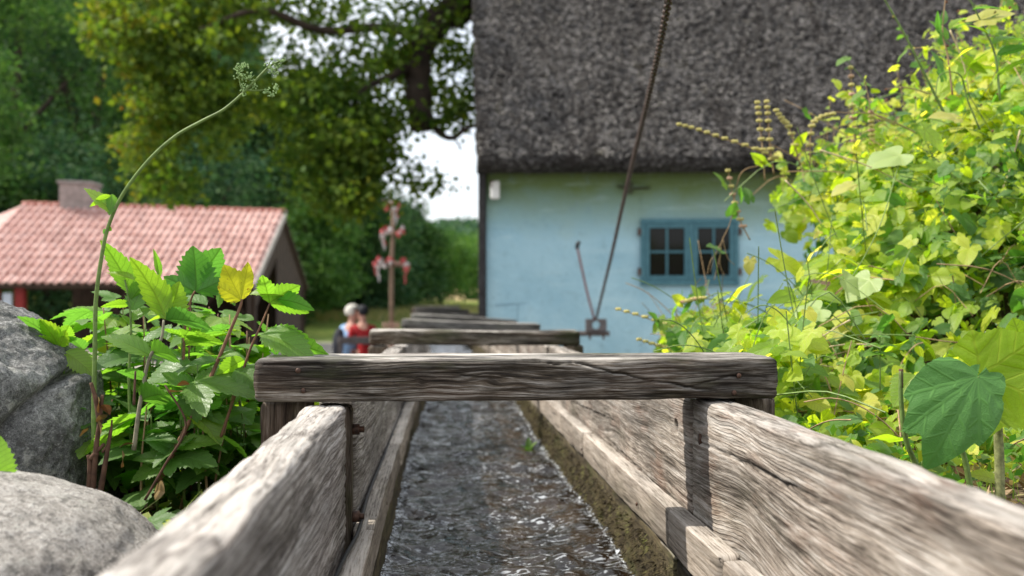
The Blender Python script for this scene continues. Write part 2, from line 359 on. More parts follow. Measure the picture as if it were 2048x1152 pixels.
wm_beam = wood_mat('weathered_beam', (.014, .010, .007), (.105, .080, .056), (.45, .41, .36), .85, .5, .10, 1.0, .0035, rings=.55, gap=.0075, bleach=.75)
wm_left = wood_mat('silvered_oak', (.070, .056, .048), (.26, .23, .205), (.49, .46, .43), .4, .06, .05, .75, .003, rings=.6, gap=.010, bleach=.45)
wm_right = wood_mat('brown_oak', (.052, .040, .031), (.255, .215, .177), (.49, .45, .405), .45, .12, .35, .7, .0035, rings=.55, gap=.0065, bleach=.4)
wm_rail = wood_mat('sawn_rail', (.10, .082, .065), (.27, .225, .18), (.42, .37, .32), .35, .18, .05, 1.0, .0012)
wm_far = wood_mat('dark_beam', (.02, .018, .016), (.075, .07, .064), (.24, .23, .22), .5, .25, .0, 1.0, .0015)
wm_post = wood_mat('dark_post', (.02, .015, .011), (.10, .072, .05), (.25, .2, .16), .55, .35, .2, .8, .003)
wm_mossy = wood_mat('mossy_board', (.018, .014, .008), (.07, .055, .03), (.16, .13, .07), .5, .8, .1, .7, .004)
s = NT('iron'); n_ = s.noise(s.obj(), 60, 4, .6)
iron = s.done(s.bsdf(s.ramp(n_, [(.35, (.025, .018, .015)), (.65, (.13, .065, .04))]), .6, s.bump(n_, .001), .5, Metallic=.5))
rust = plain('rusty_iron', (.11, .055, .038), .75, .4, 80, .3)
black = plain('black_rubber', (.02, .02, .022), .5, .3, 40)

flume = thing('mill_flume', 'long weathered oak water flume with timber sides, rails and crossbeams, running away towards the field', 'flume', (.17, 2, -1.1))
SPL = {1: ((.9, .10, 2.1, .05, 1, .0032, .010), (1.7, -.06, 2.7, -.02, 1, .0032, .009), (.3, .0, 1.3, .03, 1, .003, .008), (1.9, .19, 2.78, .175, 1, .003, .008)), -1: ((.8, .12, 2.0, .15, -1, .0032, .010), (1.5, -.02, 2.6, .02, -1, .003, .008))}
# stations: (Y, centre x, half gap between planks, z under the crossbeam)
ST = [(-.7, .176, -.19), (2.11, .176, -.2145), (5.05, .185, -.252), (7.6, .235, -.278), (10.7, .215, -.30), (14.2, .12, -.315), (17.5, .03, -.31), (21.0, -.06, -.30), (23.5, -.14, -.30)]
def zt(i): return ST[i][2]
GAPH = .363                                            # half the clear width
for i in range(len(ST) - 1):
    (ya, xa, za), (yb, xb, zb) = ST[i], ST[i + 1]
    ya += .0005 if i else 0; near = i <= 1
    dxs = .006 if near else .05; dps = .004 if near else .03
    top0 = -.219 if i == 0 else za - .012; top1 = -.219 if i == 0 else zb - .012
    Hs = .52 if i < 1 else .50
    for sgn in (-1, 1):
        th = .083; X0 = xa + sgn * (GAPH + th / 2); X1 = xb + sgn * (GAPH + th / 2)
        y0 = ya + (.12 if (i == 1 and sgn < 0) else 0); y1 = yb - (.09 if (i == 0 and sgn < 0) else 0)
        kn = ((2.50, -.02, .22, .15, .38), (1.1, -.12, .25, .08, .3)) if (i == 0 and sgn > 0) else ((1.7, .1, .12, .06, .7),) if i == 0 else ((1.0, 0, .2, .1, .45),)
        ho = ((.14, .177, 1, .016),) if (i == 1 and sgn > 0) else ()
        o = timber('side_plank', (X0, y0, top0 - Hs / 2), (X1, y1, top1 - Hs / 2), th, Hs, wm_right if sgn > 0 else wm_left, flume, 11 + i * 2 + (sgn > 0), dxs, dps,
                   .010 if near else .01, 1.6 if near else 1, kn, SPL[sgn] if near else (), ho, 1.0, 0, wave=.014)
        if i < 2: o['label'] = ('brown grained right hand side plank' if sgn > 0 else 'silver grey left hand side plank')
        # rail strip along the foot of the plank, and the wet boards under it
        rw, rh = (.045, .085); rz = (-.492 if sgn < 0 else -.462) - (0 if i == 0 else (abs(za) - .2145) * 1.0)
        rz1 = rz if i == 0 else rz - (zt(i) - zt(i + 1)); nseg = 2 if i == 0 else 1
        pa, pb = Vector((xa + sgn * (GAPH - rw / 2 - .004), ya, rz - rh / 2)), Vector((xb + sgn * (GAPH - rw / 2 - .004), yb, rz1 - rh / 2))
        cuts = [0, .86, 1] if (i == 0) else [0, .45, 1] if i == 1 else [0, 1]
        for q in range(len(cuts) - 1):
            a = pa.lerp(pb, cuts[q]); b = pa.lerp(pb, cuts[q + 1] - (.002 if q < len(cuts) - 2 else 0)); off = Vector((sgn * -.004 * q, 0, .003 * q))
            timber('rail_strip', a + off, b + off, rw, rh, wm_rail, flume, 41 + i * 4 + q * 2 + (sgn > 0), dxs, dps, .004, .7, (), (), (), .5, 0, wave=.012)
        zb0 = rz - rh - .21; zb1 = rz1 - rh - .21
        timber('wet_board', (xa + sgn * (GAPH - .012), ya, zb0), (xb + sgn * (GAPH - .012), yb, zb1), .05, .40, wm_mossy, flume, 71 + i * 2 + (sgn > 0), dxs * 2, dps * 2, .006, 1.5, (), (), (), 2.0)
    zf = -.98 - abs(top1 + .219) * .9
    timber('floor_board', (xa, ya, zf), (xb, yb, zf - .02), GAPH * 2 - .06, .04, wm_mossy, flume, 99 + i, .06, .05, .004)
    # posts under each crossbeam
    if i >= 0 and i < len(ST) - 1:
        for sgn in (-1, 1):
            yy, xx = ST[i + 1][0], ST[i + 1][1]; bz = ST[i + 1][2]
            gz = float(ground_z(xx + sgn * .5, yy)) - .15
            px_ = xx + sgn * (GAPH + .083 + .048)
            timber('post', (px_, yy, min(gz, bz - .8)), (px_ + .0005, yy, bz - .004), .092, .10, wm_post, flume, 120 + i * 2 + (sgn > 0), .02 if i > 1 else .006, .02 if i > 1 else .004, .006, 1.4, (), (), (), 1.6)
# crossbeams
BEAMS = [  # left xy, right xy (px of lower front edge), depth, height, depth front-back, dz
    dict(y=2.0, xc=.163, w=1.062, z=-.128 - .0435, h=.087, d=.20),
    dict(y=5.0, xc=.178, w=1.06, z=-.178 - .037, h=.074, d=.16),
    dict(y=7.6, xc=.238, w=1.06, z=-.200 - .04, h=.08, d=.16, tilt=-.02),
    dict(y=10.7, xc=.26, w=1.14, z=-.235 - .04, h=.08, d=.2, tilt=-.035),
    dict(y=14.2, xc=.114, w=.94, z=-.265 - .04, h=.08, d=.16),
    dict(y=17.5, xc=.035, w=.95, z=-.255 - .04, h=.09, d=.16),
    dict(y=21.0, xc=-.06, w=.95, z=-.235 - .05, h=.10, d=.16)]
for i, b in enumerate(BEAMS):
    hw = b['w'] / 2; tl = b.get('tilt', 0)
    a, c = (b['xc'] - hw, b['y'] + b['d'] / 2, b['z'] - tl), (b['xc'] + hw, b['y'] + b['d'] / 2, b['z'] + tl)
    if i == 0:
        timber('crossbeam', a, c, b['d'], b['h'], wm_beam, flume, 3, .0022, .0022, .011, 1.7,
               ((.475, -.004, .045, .018, .8), (.33, -.004, .012, .009, .8), (.62, .01, .14, .03, .35)),
               ((.62, .040, .80, -.004, -1, .0024, .010), (.80, -.004, .93, -.024, -1, .0026, .012), (.02, .034, .16, .030, -1, .0022, .007), (.88, -.012, 1.0, .012, -1, .0018, .006),
                (.36, .012, .52, .004, -1, .0018, .005), (.70, -.036, .90, -.030, -1, .0022, .006), (.52, .038, .64, .030, -1, .0018, .005), (.12, -.02, .3, -.034, -1, .0015, .004),
                (.17, .018, .36, .002, -1, .0012, .003), (.64, .012, .76, .018, -1, .0014, .004)),
               (), 1.2, .002, wave=.014)['label'] = 'thick cracked front crossbeam with a bleached top'
    else:
        timber('crossbeam', a, c, b['d'], b['h'], wm_far if i > 1 else wm_beam, flume, 3 + i, .006 if i < 2 else .03, .005 if i < 2 else .02, .012, 1.4, (), (), (), 1.6 if i < 2 else 1.2)
# iron bolts in the gap of the near left side, and the plank ends
for (y, z, x) in ((2.135, -.285, -.182), (2.135, -.47, -.182), (2.71 - .7 + .03, -.30, .548)):
    m = MB(); m.tube([(x - .01, y, z), (x + .012, y, z)], .012, 10); m.tube([(x + .006, y, z), (x + .022, y, z)], .007, 6); m.build('bolt', iron, flume, True)
timber('strap_post', (-.222, 2.135, -.95), (-.2215, 2.135, -.235), .05, .075, wm_post, flume, 151, .008, .005, .004, 1.2)
for (x, y, z) in ((.176 + GAPH - .051, 1.62, -.51), (.176 + GAPH - .051, 1.95, -.50), (.176 + GAPH - .051, 2.45, -.52), (.176 + GAPH - .052, 3.4, -.53), (-.138, 1.9, -.53), (-.138, 2.6, -.54)):
    m = MB(); m.ball((x, y, z), .005, 8, 6, (.6, 1, 1)); m.build('nail_head', iron, flume, True)
for (x, z) in ((-.28, -.15), (-.27, -.19), (.61, -.165), (.60, -.20)): m = MB(); m.ball((x, 1.999, z), .0055, 8, 6, (1, .6, 1)); m.build('nail_head', iron, flume, True)
# moss and slime on the right wet boards (nobody could count it)
V = []; F = []
N = 9000
yy = rng.uniform(1.2, 7.5, N); zz = np.minimum(rng.beta(1.3, 1.6, N), 1) * .22; xw = .176 + GAPH - .038
for k in range(N):
    h = .006 + .012 * rng.random(); a = rng.normal(0, .5, 3); base = np.array([xw - .002 + np.interp(yy[k], [2, 5, 7.6], [0, .009, .06]), yy[k], -.57 - np.interp(yy[k], [2, 7.6], [0, .07]) - zz[k]])
    tip = base + np.array([-h, a[1] * h, a[2] * h - .4 * h]); q = len(V); wv = np.array([0, .003, .003 * a[0]])
    V += [base - wv, base + wv, tip]; F.append((q, q + 1, q + 2))
moss_m = NT('moss'); o_ = moss_m.noise(moss_m.pos(), 14, 4, .6); mossm = moss_m.done(moss_m.bsdf(moss_m.ramp(o_, [(.35, (.026, .018, .009)), (.55, (.055, .043, .016)), (.72, (.10, .105, .028))]), .9))
kind(mesh('moss', V, F, mossm, flume), 'stuff')

# ================================================================ WATER
ys = np.concatenate([np.arange(-.7, 2.2, .03), np.arange(2.2, 9, .009), np.arange(9, 23.5, .04)])
us = np.linspace(-1, 1, 96)
cx = np.interp(ys, [q[0] for q in ST], [q[1] for q in ST]); wz = np.interp(ys, [-1, 2, 5, 7.6, 10.7, 24], [-.70, -.712, -.755, -.79, -.81, -.82])
XX = cx[:, None] + us[None] * (GAPH - .03); YY = np.broadcast_to(ys[:, None], XX.shape)
hgt = .026 * (fbm(XX * 6, YY * 5, 0, 3, 2) - .5) + .044 * (fbm(XX * 9 + 3, YY * 13, 0, 4, 2) - .5) + .006 * (fbm(XX * 24, YY * 36, 0, 6, 2) - .5)
hgt = hgt + .012 * np.abs(us[None]) ** 8 * noise(XX * 0, YY * 12, 0, 9)
foam = smooth((np.abs(us[None] + 0 * YY) - .955 + .10 * fbm(XX * 40, YY * 30, 0, 8, 3)) / .05)
s = NT('running_water'); pp = s.pos(); nA = s.noise(s.scl(pp, (38, 46, 38)), 1, 2, .5, 1.2); nB = s.noise(s.scl(pp, (110, 120, 110)), 1, 2, .6, .5); nC = s.noise(s.scl(pp, (9, 3.5, 9)), 1, 4, .6)
foam_glint = s.ma('MULTIPLY', s.attr('foam', 'Fac'), s.mr(s.noise(s.scl(pp, (130, 90, 90)), 1, 5, .75), .50, .60), clamp=True)
bedc = s.ramp(nC, [(.35, (.004, .003, .002)), (.50, (.010, .006, .003)), (.68, (.030, .017, .007))])
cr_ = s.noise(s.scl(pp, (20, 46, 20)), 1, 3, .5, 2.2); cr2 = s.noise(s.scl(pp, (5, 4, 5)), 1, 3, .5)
glints = s.ma('MULTIPLY', s.mr(cr_, .585, .655), s.mr(cr2, .36, .60, .25, 1.0), clamp=True)      # pale crescents painted on the ripples in place of sky glints
foam_glint = s.ma('MAXIMUM', foam_glint, s.ma('MULTIPLY', glints, .55))
wsh = s.bsdf(s.mix(foam_glint, bedc, (.72, .77, .82)), s.mr(foam_glint, 0, 1, .06, .6), s.bump(nA, .005, .7),   .75, IOR=1.33, Coat_Weight=.0)
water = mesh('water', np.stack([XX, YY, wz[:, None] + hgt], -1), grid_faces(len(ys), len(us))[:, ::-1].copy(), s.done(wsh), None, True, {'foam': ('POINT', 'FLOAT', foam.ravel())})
kind(water, 'structure')
# black cable lying on the left rail
pts = spline([(-.176, -.2, -.483), (-.174, .8, -.484), (-.178, 1.7, -.483), (-.165, 2.05, -.480), (-.176, 2.5, -.492), (-.174, 3.6, -.515), (-.168, 4.9, -.53)], 10)
m = MB(); m.tube(pts, .0042, 8); tag(m.build('cable', black, None, True), 'thin black cable lying along the left rail strip inside the flume', 'cable')

# ================================================================ THE MILL HOUSE
def HP(u, v, zz):                                      # u metres along the front wall from its left corner, v metres behind it
    return HO + HX * u + HY * v + Vector((0, 0, zz))
HO = W(973, 590, 13.3); HO.z = 0; HX = (RT * 1.0 - FW * .035).normalized(); HY = Vector((-HX.y, HX.x, 0))
house = thing('mill_house', 'pale blue limewashed mill house with a steep dark thatched roof and a blue window', 'house', HP(0, 0, -1.6))
s = NT('blue_limewash'); o_ = s.pos(); n1 = s.noise(o_, 1.6, 5, .6); n2 = s.noise(o_, 9, 6, .65); n3 = s.noise(s.scl(o_, (1, 1, 7)), 1.2, 4, .6)
c = s.ramp(n1, [(.3, (.27, .45, .535)), (.7, (.38, .565, .635))])
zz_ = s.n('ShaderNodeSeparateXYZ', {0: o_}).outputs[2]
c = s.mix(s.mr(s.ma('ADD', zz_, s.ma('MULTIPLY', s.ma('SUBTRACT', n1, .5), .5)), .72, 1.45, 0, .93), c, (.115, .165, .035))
c = s.mix(s.mr(n2, .56, .72, 0, .45), c, (.17, .26, .29)); c = s.mix(s.mr(n3, .56, .72, 0, .25), c, (.55, .70, .72))
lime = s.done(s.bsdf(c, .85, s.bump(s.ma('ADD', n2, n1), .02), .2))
s = NT('window_blue'); n1 = s.noise(s.obj(), 14, 4, .6)
wblue = s.done(s.bsdf(s.ramp(n1, [(.3, (.036, .12, .155)), (.7, (.062, .17, .205))]), .55, s.bump(n1, .001), .4))
s = NT('window_glass'); wglass = s.done(s.bsdf((.008, .008, .007), .08, None, .2))
EAVE = 1.74; WB = -1.9; WW = 9.5; u0, u1 = (1281 - 973) / FPX * 13.3, (1475 - 973) / FPX * 13.2; z1_, z0_ = (590 - 441) / FPX * 13.3, (590 - 568) / FPX * 13.3
def uneven_quad(m, ua, ub, za, zb_, t=.35):            # a stretch of wall with a hand-plastered face
    nu = max(2, int((ub - ua) / .12)); nv = max(2, int((zb_ - za) / .12)); V = []
    for i in range(nu + 1):
        for j in range(nv + 1):
            u = ua + (ub - ua) * i / nu; z = za + (zb_ - za) * j / nv
            d = .03 * (float(noise(u * .8, z * .8, 0, 4)) - .5) + .015 * (float(noise(u * 3, z * 3, 0, 5)) - .5)
            V.append(HP(u, d, z))
    m.add(V, grid_faces(nu + 1, nv + 1))
    b = [HP(u, t, z) for u in (ua, ub) for z in (za, zb_)]; fr = [HP(u, 0.0, z) for u in (ua, ub) for z in (za, zb_)]
    m.add(fr + b, [(0, 1, 5, 4), (2, 6, 7, 3), (0, 4, 6, 2), (1, 3, 7, 5), (4, 5, 7, 6)])
m = MB(); uneven_quad(m, 0, u0, WB, EAVE + .1); uneven_quad(m, u1, WW, WB, EAVE + .1); uneven_quad(m, u0, u1, z1_, EAVE + .1); uneven_quad(m, u0, u1, WB, z0_)
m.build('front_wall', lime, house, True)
tar = plain('tarred_boards', (.028, .027, .028), .8, .4, 12, 0, .01)
DEPTH = 6.4; RIDGE = EAVE + 3.95
for q in range(32):                                    # vertical boards of the gable seen edge-on at the left
    v0 = q * .2; vm = abs(v0 + .1 - DEPTH / 2); top = EAVE + (DEPTH / 2 - vm) * 1.19
    m = MB(); A = HP(-.03 - .012 * (q % 2), v0 + .1, (WB + top) / 2); M = Matrix((HX, HY, Vector((0, 0, 1)))).transposed()
    m.box(A, (.02, .097, (top - WB) / 2), M); m.build('board', tar, house)
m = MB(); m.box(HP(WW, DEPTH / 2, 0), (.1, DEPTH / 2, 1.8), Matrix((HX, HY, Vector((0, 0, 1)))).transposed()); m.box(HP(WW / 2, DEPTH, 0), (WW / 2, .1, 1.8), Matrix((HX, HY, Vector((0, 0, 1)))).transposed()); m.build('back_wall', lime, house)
m = MB(); m.box(HP(-.055, -.03, (WB + EAVE) / 2), (.05, .05, (EAVE - WB) / 2), Matrix((HX, HY, Vector((0, 0, 1)))).transposed(), .01); m.build('corner_post', tar, house)
# thatch: thick slab with a shaggy face
s = NT('thatch'); o_ = s.pos(); n1 = s.noise(s.scl(o_, (14, 14, 30)), 1, 6, .72); n2 = s.noise(o_, 1.1, 5, .6); n3 = s.noise(s.scl(o_, (45, 45, 80)), 1, 3, .6); n4 = s.noise(s.scl(o_, (3.0, .6, .5)), 1, 5, .6)
c = s.ramp(s.ma('ADD', s.ma('MULTIPLY', n1, .6), s.ma('MULTIPLY', n3, .4)), [(.40, (.010, .009, .008)), (.485, (.050, .046, .043)), (.54, (.10, .095, .092)), (.62, (.36, .35, .35))])
kk = s.mr(n2, .3, .7, .50, 1.0); c = s.mix(1.0, c, s.n('ShaderNodeCombineColor', {0: kk, 1: kk, 2: kk}), 'MULTIPLY')
c = s.mix(s.mr(n4, .50, .66, 0, .65), c, (.032, .028, .026)); c = s.mix(s.mr(s.noise(o_, 3, 4, .6), .62, .75, 0, .35), c, (.10, .085, .04))
zt_ = s.n('ShaderNodeSeparateXYZ', {0: o_}).outputs[2]; 
thm = s.done(s.bsdf(c, .95, s.bump(s.ma('ADD', n1, s.ma('MULTIPLY', n3, .5)), .05), .1))
SL = math.atan2(RIDGE - EAVE, DEPTH / 2); OV = .34
def roofpt(u, t, n_, side=1):                          # t metres up the slope from the eave edge, n_ metres proud of the underside
    v = -OV + t * math.cos(SL) - n_ * math.sin(SL); z = EAVE - .30 + t * math.sin(SL) + n_ * math.cos(SL) + .07
    if side < 0: v = DEPTH - v
    return HP(u, v, z)
tmax = (DEPTH / 2 + OV + .32 * math.sin(SL)) / math.cos(SL); TH = .34
nu, nv = 420, 230; U, T = np.meshgrid(np.linspace(-.10, 9.7, nu), np.linspace(0, tmax, nv), indexing='ij')
d = .06 * (fbm(U * 2, T * 2, 0, 3, 3) - .5) + .055 * (fbm(U * 6, T * 12, 0, 4, 3) - .5) + .055 * (noise(U * 16, T * 30, 0, 5) - .5) + .04 * (noise(U * 40, T * 50, 0, 15) - .5)
ed = .03 * (fbm(U * 3, 0, 0, 6, 3) - .5) * (T < .03)
def roofnp(U, T, n_, side=1):
    o = np.array(roofpt(0, 0, 0, side)); du = np.array(roofpt(1, 0, 0, side)) - o; dt = np.array(roofpt(0, 1, 0, side)) - o; dn = np.array(roofpt(0, 0, 1, side)) - o
    return o + U[..., None] * du + T[..., None] * dt + n_[..., None] * dn
Vt = roofnp(U - .065 * T * (U < 0.0) + (U < 0.02) * .07 * (fbm(T * 7, U * 20, 0, 61, 4) - .5), T + ed, TH + d - .12 * np.clip(1 - T / .10, 0, 1) ** 2 - .10 * np.clip(1 - (U + .10) / .07, 0, 1) ** 2)
m = MB(); m.add(Vt.reshape(-1, 3), grid_faces(nu, nv)); 
lip = roofnp(U[:, 0], T[:, 0] + .10 + ed[:, 0], 0 * U[:, 0]); m.add(np.stack([Vt[:, 0], lip], 1).reshape(-1, 3), grid_faces(nu, 2))
ver = roofnp(np.full(nv, -.04) - .065 * T[0], T[0] + .02, 0 * T[0]); m.add(np.stack([Vt[0], ver], 1).reshape(-1, 3), grid_faces(nv, 2))
a, b = lip, roofnp(U[:, 0], U[:, 0] * 0 + tmax, 0 * U[:, 0]); m.add(np.stack([a, b], 1).reshape(-1, 3), grid_faces(nu, 2))
U2_, T2_ = np.meshgrid(np.linspace(-.14, 9.7, 60), np.linspace(0, tmax, 30), indexing='ij'); vb = roofnp(U2_, T2_, TH + .05 * (fbm(U2_ * 2, T2_ * 2, 0, 33, 3) - .5), -1); m.add(vb.reshape(-1, 3), grid_faces(60, 30))
m.add(np.stack([vb[:, 0], roofnp(U2_[:, 0], T2_[:, 0] + .1, 0 * U2_[:, 0], -1)], 1).reshape(-1, 3), grid_faces(60, 2))
roof = m.build('thatched_roof', thm, house, True)
V = []; F = []; reed = plain('grey_reed', (.33, .31, .29), .9, .6, 3)
N = 15000; uu = rng.uniform(-.08, 9.4, N); tt = rng.uniform(0.02, tmax * .95, N)
P0 = roofnp(uu, tt, np.full(N, TH + .03)); du = roofnp(uu + 1, tt, np.full(N, TH)) - roofnp(uu, tt, np.full(N, TH)); dt = roofnp(uu, tt + 1, np.full(N, TH)) - roofnp(uu, tt, np.full(N, TH)); dn = np.cross(du, dt); dn /= np.linalg.norm(dn, axis=1)[:, None]; dn *= np.sign(-dn[:, 1:2] + 1e-9)
ln = rng.uniform(.02, .085, N)[:, None]; an = rng.normal(0, .9, N)[:, None]; dirv = -dt * np.cos(an) + du * np.sin(an); wd = np.cross(dirv, dn) * .0035
tip = P0 + dirv * ln + dn * rng.uniform(-.01, .04, N)[:, None]
V = np.stack([P0 - wd, P0 + wd, tip], 1).reshape(-1, 3); F = np.arange(3 * N).reshape(-1, 3)
kind(mesh('reed_ends', V, F, reed, house), 'stuff')
# window
BM = Matrix((HX, HY, Vector((0, 0, 1)))).transposed()
def wbox(m, ua, ub, za, zb_, v, t, bev=.004): m.box(HP((ua + ub) / 2, v, (za + zb_) / 2), ((ub - ua) / 2, t / 2, (zb_ - za) / 2), BM, bev); return m
m = MB(); fw = .05
wbox(m, u0 - .01, u1 + .01, z1_ - fw, z1_ + .012, -.012, .10); wbox(m, u0 - .012, u1 + .012, z0_ - .016, z0_ + fw, -.016, .11); wbox(m, u0 - .008, u0 + fw, z0_ + fw + .001, z1_ - fw - .001, -.012, .098); wbox(m, u1 - fw, u1 + .008, z0_ + fw + .001, z1_ - fw - .001, -.012, .098)
um = (u0 + u1) / 2 + .02; wbox(m, um - .03, um + .03, z0_ + fw + .001, z1_ - fw - .001, -.012, .09)
win = m.build('window', wblue, house)
for (a, b) in ((u0 + fw + .004, um - .034), (um + .034, u1 - fw - .004)):
    za, zb_ = z0_ + fw + .004, z1_ - fw - .004; m = MB(); cw = .055
    wbox(m, a, b, zb_ - cw, zb_, -.03, .05); wbox(m, a, b, za, za + cw, -.03, .05); wbox(m, a, a + cw, za + cw + .001, zb_ - cw - .001, -.03, .05); wbox(m, b - cw, b, za + cw + .001, zb_ - cw - .001, -.03, .05)
    um_ = (a + b) / 2; zm_ = (za + zb_) / 2; wbox(m, um_ - .014, um_ + .014, za + cw, zb_ - cw, -.032, .03); wbox(m, a + cw, b - cw, zm_ - .014, zm_ + .014, -.0315, .028); m.build('casement', wblue, win)
    for (p, q) in ((a + cw, um_ - .014), (um_ + .014, b - cw)):
        for (e, f) in ((za + cw, zm_ - .014), (zm_ + .014, zb_ - cw)): m = MB(); wbox(m, p, q, e, f, -.02, .006, 0); m.build('pane', wglass, win)
for zz0 in (z1_ - .16, z0_ + .16):
    for uu0 in (u0 - .02, u1 + .02): m = MB(); wbox(m, uu0 - .03, uu0 + .03, zz0 - .05, zz0 + .05, -.055, .012); m.build('hinge', iron, win)
m = MB(); wbox(m, u0, u1, z0_, z1_, .30, .02, 0); m.build('dark_room', black, win)
# lintel boards / cracks in the plaster: thin raised beads
m = MB()
for pts_ in ([(990, 610), (1040, 607), (1120, 604), (1230, 604)], [(1036, 610), (1034, 650)], [(1242, 500), (1243, 560), (1240, 590)], [(1280, 570), (1279, 600)], [(1190, 572), (1240, 574)], [(1275, 390), (1278, 440)]):
    m.tube([W(x, y, 13.29) for x, y in pts_], .006, 4)
m.build('plaster_crack', plain('crack', (.20, .31, .37), .9), house)
# little white lamp and an iron wall tie high on the wall
lampo = thing('wall_lamp', 'small white lamp fitting under the eave at the blue house corner', 'lamp', W(990, 385, 13.2))
m = MB(); m.box(W(990, 380, 13.2), (.06, .05, .12), None, .015); m.build('housing', plain('white_enamel', (.7, .7, .68), .4, .1), lampo)
m = MB(); m.tube([W(990, 362, 13.25), W(982, 362, 13.0), W(984, 375, 13.0)], .012); m.build('bracket', iron, lampo)
m = MB(); m.box(W(1258, 375, 13.2), (.05, .03, .08), None, .01); m.tube([W(1235, 372, 13.22), W(1258, 377, 13.2), W(1300, 376, 13.22)], .018); tag(m.build('wall_tie', plain('dark_iron', (.05, .06, .03), .7), None), 'dark iron wall tie under the thatch, above and left of the window', 'wall tie')
# ================================================================ CHAIN AND SLUICE BLOCK
chain = thing('chain', 'rusty chain of small links slanting down from above to the block on the sluice bar', 'chain', W(1192, 640, 10))
def link_mesh():
    m = MB(); P = []; a_, b_, r = .0162, .0092, .0042
    for k in range(14):
        t = 2 * math.pi * k / 14; x = math.cos(t) * b_ + (0), 
        P.append(Vector((0, math.sin(t) * b_, math.cos(t) * b_ + (a_ - b_ if math.cos(t) > 0 else -(a_ - b_)))))
    n = 14; V = []; 
    for k in range(n):
        T = (P[(k + 1) % n] - P[k - 1]).normalized(); A = Vector((1, 0, 0)); B = T.cross(A)
        for q in range(6): an = q * math.pi / 3; V.append(P[k] + A * r * math.cos(an) + B * r * math.sin(an))
    F = [tuple(f) for f in grid_faces(n, 6, True)] + [((n - 1) * 6 + q, (n - 1) * 6 + (q + 1) % 6, (q + 1) % 6, q) for q in range(6)]
    return V, F
CP = spline([W(1356, -130, 2.55), W(1337, 2, 3.0), W(1300, 180, 4.0), W(1262, 338, 5.35), W(1243, 420, 6.3), W(1222, 515, 7.6), W(1205, 585, 8.8), W(1192, 640, 10)], 24)
V, F = link_mesh(); l0 = None; acc = 0; nxt = 0; k = 0
chain_iron = plain('rusty_chain_iron', (.060, .034, .024), .42, .4, 150, .55, .0006, .6)
for a, b in zip(CP[:-1], CP[1:]):
    L_ = (b - a).length
    while nxt <= acc + L_:
        p = a.lerp(b, (nxt - acc) / L_); M = (b - a).to_track_quat('Z', 'Y').to_matrix().to_4x4() @ Matrix.Rotation(math.pi / 2 * (k % 2) + .5 + random.uniform(-.2, .2), 4, 'Z'); M.translation = p
        if l0 is None: l0 = mesh('link', V, F, chain_iron, None, True); l0.matrix_basis = M; par(l0, chain)
        else: inst(l0, 'link', M, chain)
        nxt += .0245; k += 1
    acc += L_
blk = thing('sluice_block', 'square iron block with a round hole, bolted on a bar beside the second crossbeam', 'sluice block', W(1192, 655, 10))
cx_ = W(1192, 650, 10); e = 21 / FPX * 10
m = MB()                                               # plate with a real hole
n = 16; V = []; F = []
for s_ in (-.02, .02):
    for k in range(n): t = 2 * math.pi * k / n + math.pi / 4; V.append((.040 * math.cos(t), s_, .040 * math.sin(t)))
    for k in range(n):
        t = 2 * math.pi * k / n + math.pi / 4; q = 1 / max(abs(math.cos(t)), abs(math.sin(t))); V.append((e * math.cos(t) * q, s_, .062 * math.sin(t) * q))
for k in range(n):
    k2 = (k + 1) % n
    F += [(k, k2, n + k2, n + k), (2 * n + k, 3 * n + k, 3 * n + k2, 2 * n + k2), (k, 2 * n + k, 2 * n + k2, k2), (n + k, n + k2, 3 * n + k2, 3 * n + k)]
m.add(np.array(V) + np.array(cx_), F); m.build('block', wm_far if False else plain('grey_iron', (.13, .115, .115), .6, .3, 30), blk)
m = MB(); m.tube([W(1000, 667, 10.02), W(1219, 667, 10.02)], .026, 8); m.build('bar', plain('grey_bar', (.10, .085, .08), .7, .3, 20), blk)
for x in (1180, 1207): m = MB(); m.tube([W(x, 668, 10), W(x, 679, 10)], .012, 6); m.build('bolt', iron, blk)
m = MB(); m.tube(spline([W(1189, 641, 9.95), W(1172, 575, 9.9), W(1158, 510, 9.85), W(1154, 494, 9.85)], 5), .0125, 6); m.build('lever_rod', plain('red_rod', (.20, .10, .10), .6, .2), blk, True)
m = MB(); m.tube([W(1154, 497, 9.85), W(1155, 487, 9.85), W(1160, 484, 9.85)], .022, 6); m.build('rod_tip', black, blk, True)

# ================================================================ THE SHED
ER = W(505, 570, 25.0); RR = W(568, 425, 28.5); RL = W(45, 410, 26.1); EL = RL + (ER - RR)
shed = thing('shed', 'low open-fronted shed with a pink red pantile roof, a chimney and red posts', 'shed', (ER.x, ER.y, -1.6))
Ud = (RR - RL); UL = Ud.length; Ud.normalize(); Dd = (ER - RR); DL = Dd.length; Dd.normalize(); Nn = Ud.cross(Dd).normalized(); Nn = Nn if Nn.z > 0 else -Nn
NC, NR = 36, 10; cw, rh = UL / NC, DL / NR
s = NT('clay_tile'); rn = s.rnd(); n1 = s.noise(s.pos(), 3, 5, .6); n2 = s.noise(s.pos(), 14, 5, .65)
c = s.ramp(s.ma('ADD', s.ma('MULTIPLY', rn, .5), s.ma('MULTIPLY', n1, .5)), [(.25, (.30, .12, .09)), (.5, (.45, .22, .18)), (.75, (.56, .33, .28))])
c = s.mix(s.mr(n2, .42, .66, 0, .8), c, (.64, .50, .47)); c = s.mix(s.mr(n2, .30, .42, .6, 0), c, (.20, .11, .085))
tile_m = s.done(s.bsdf(c, .62, s.bump(n2, .006), .4))
prof = [(x, .026 * math.sin(x * 2 * math.pi - 1.2) + (.010 if .2 < x < .5 else 0)) for x in np.linspace(0, 1.04, 10)]
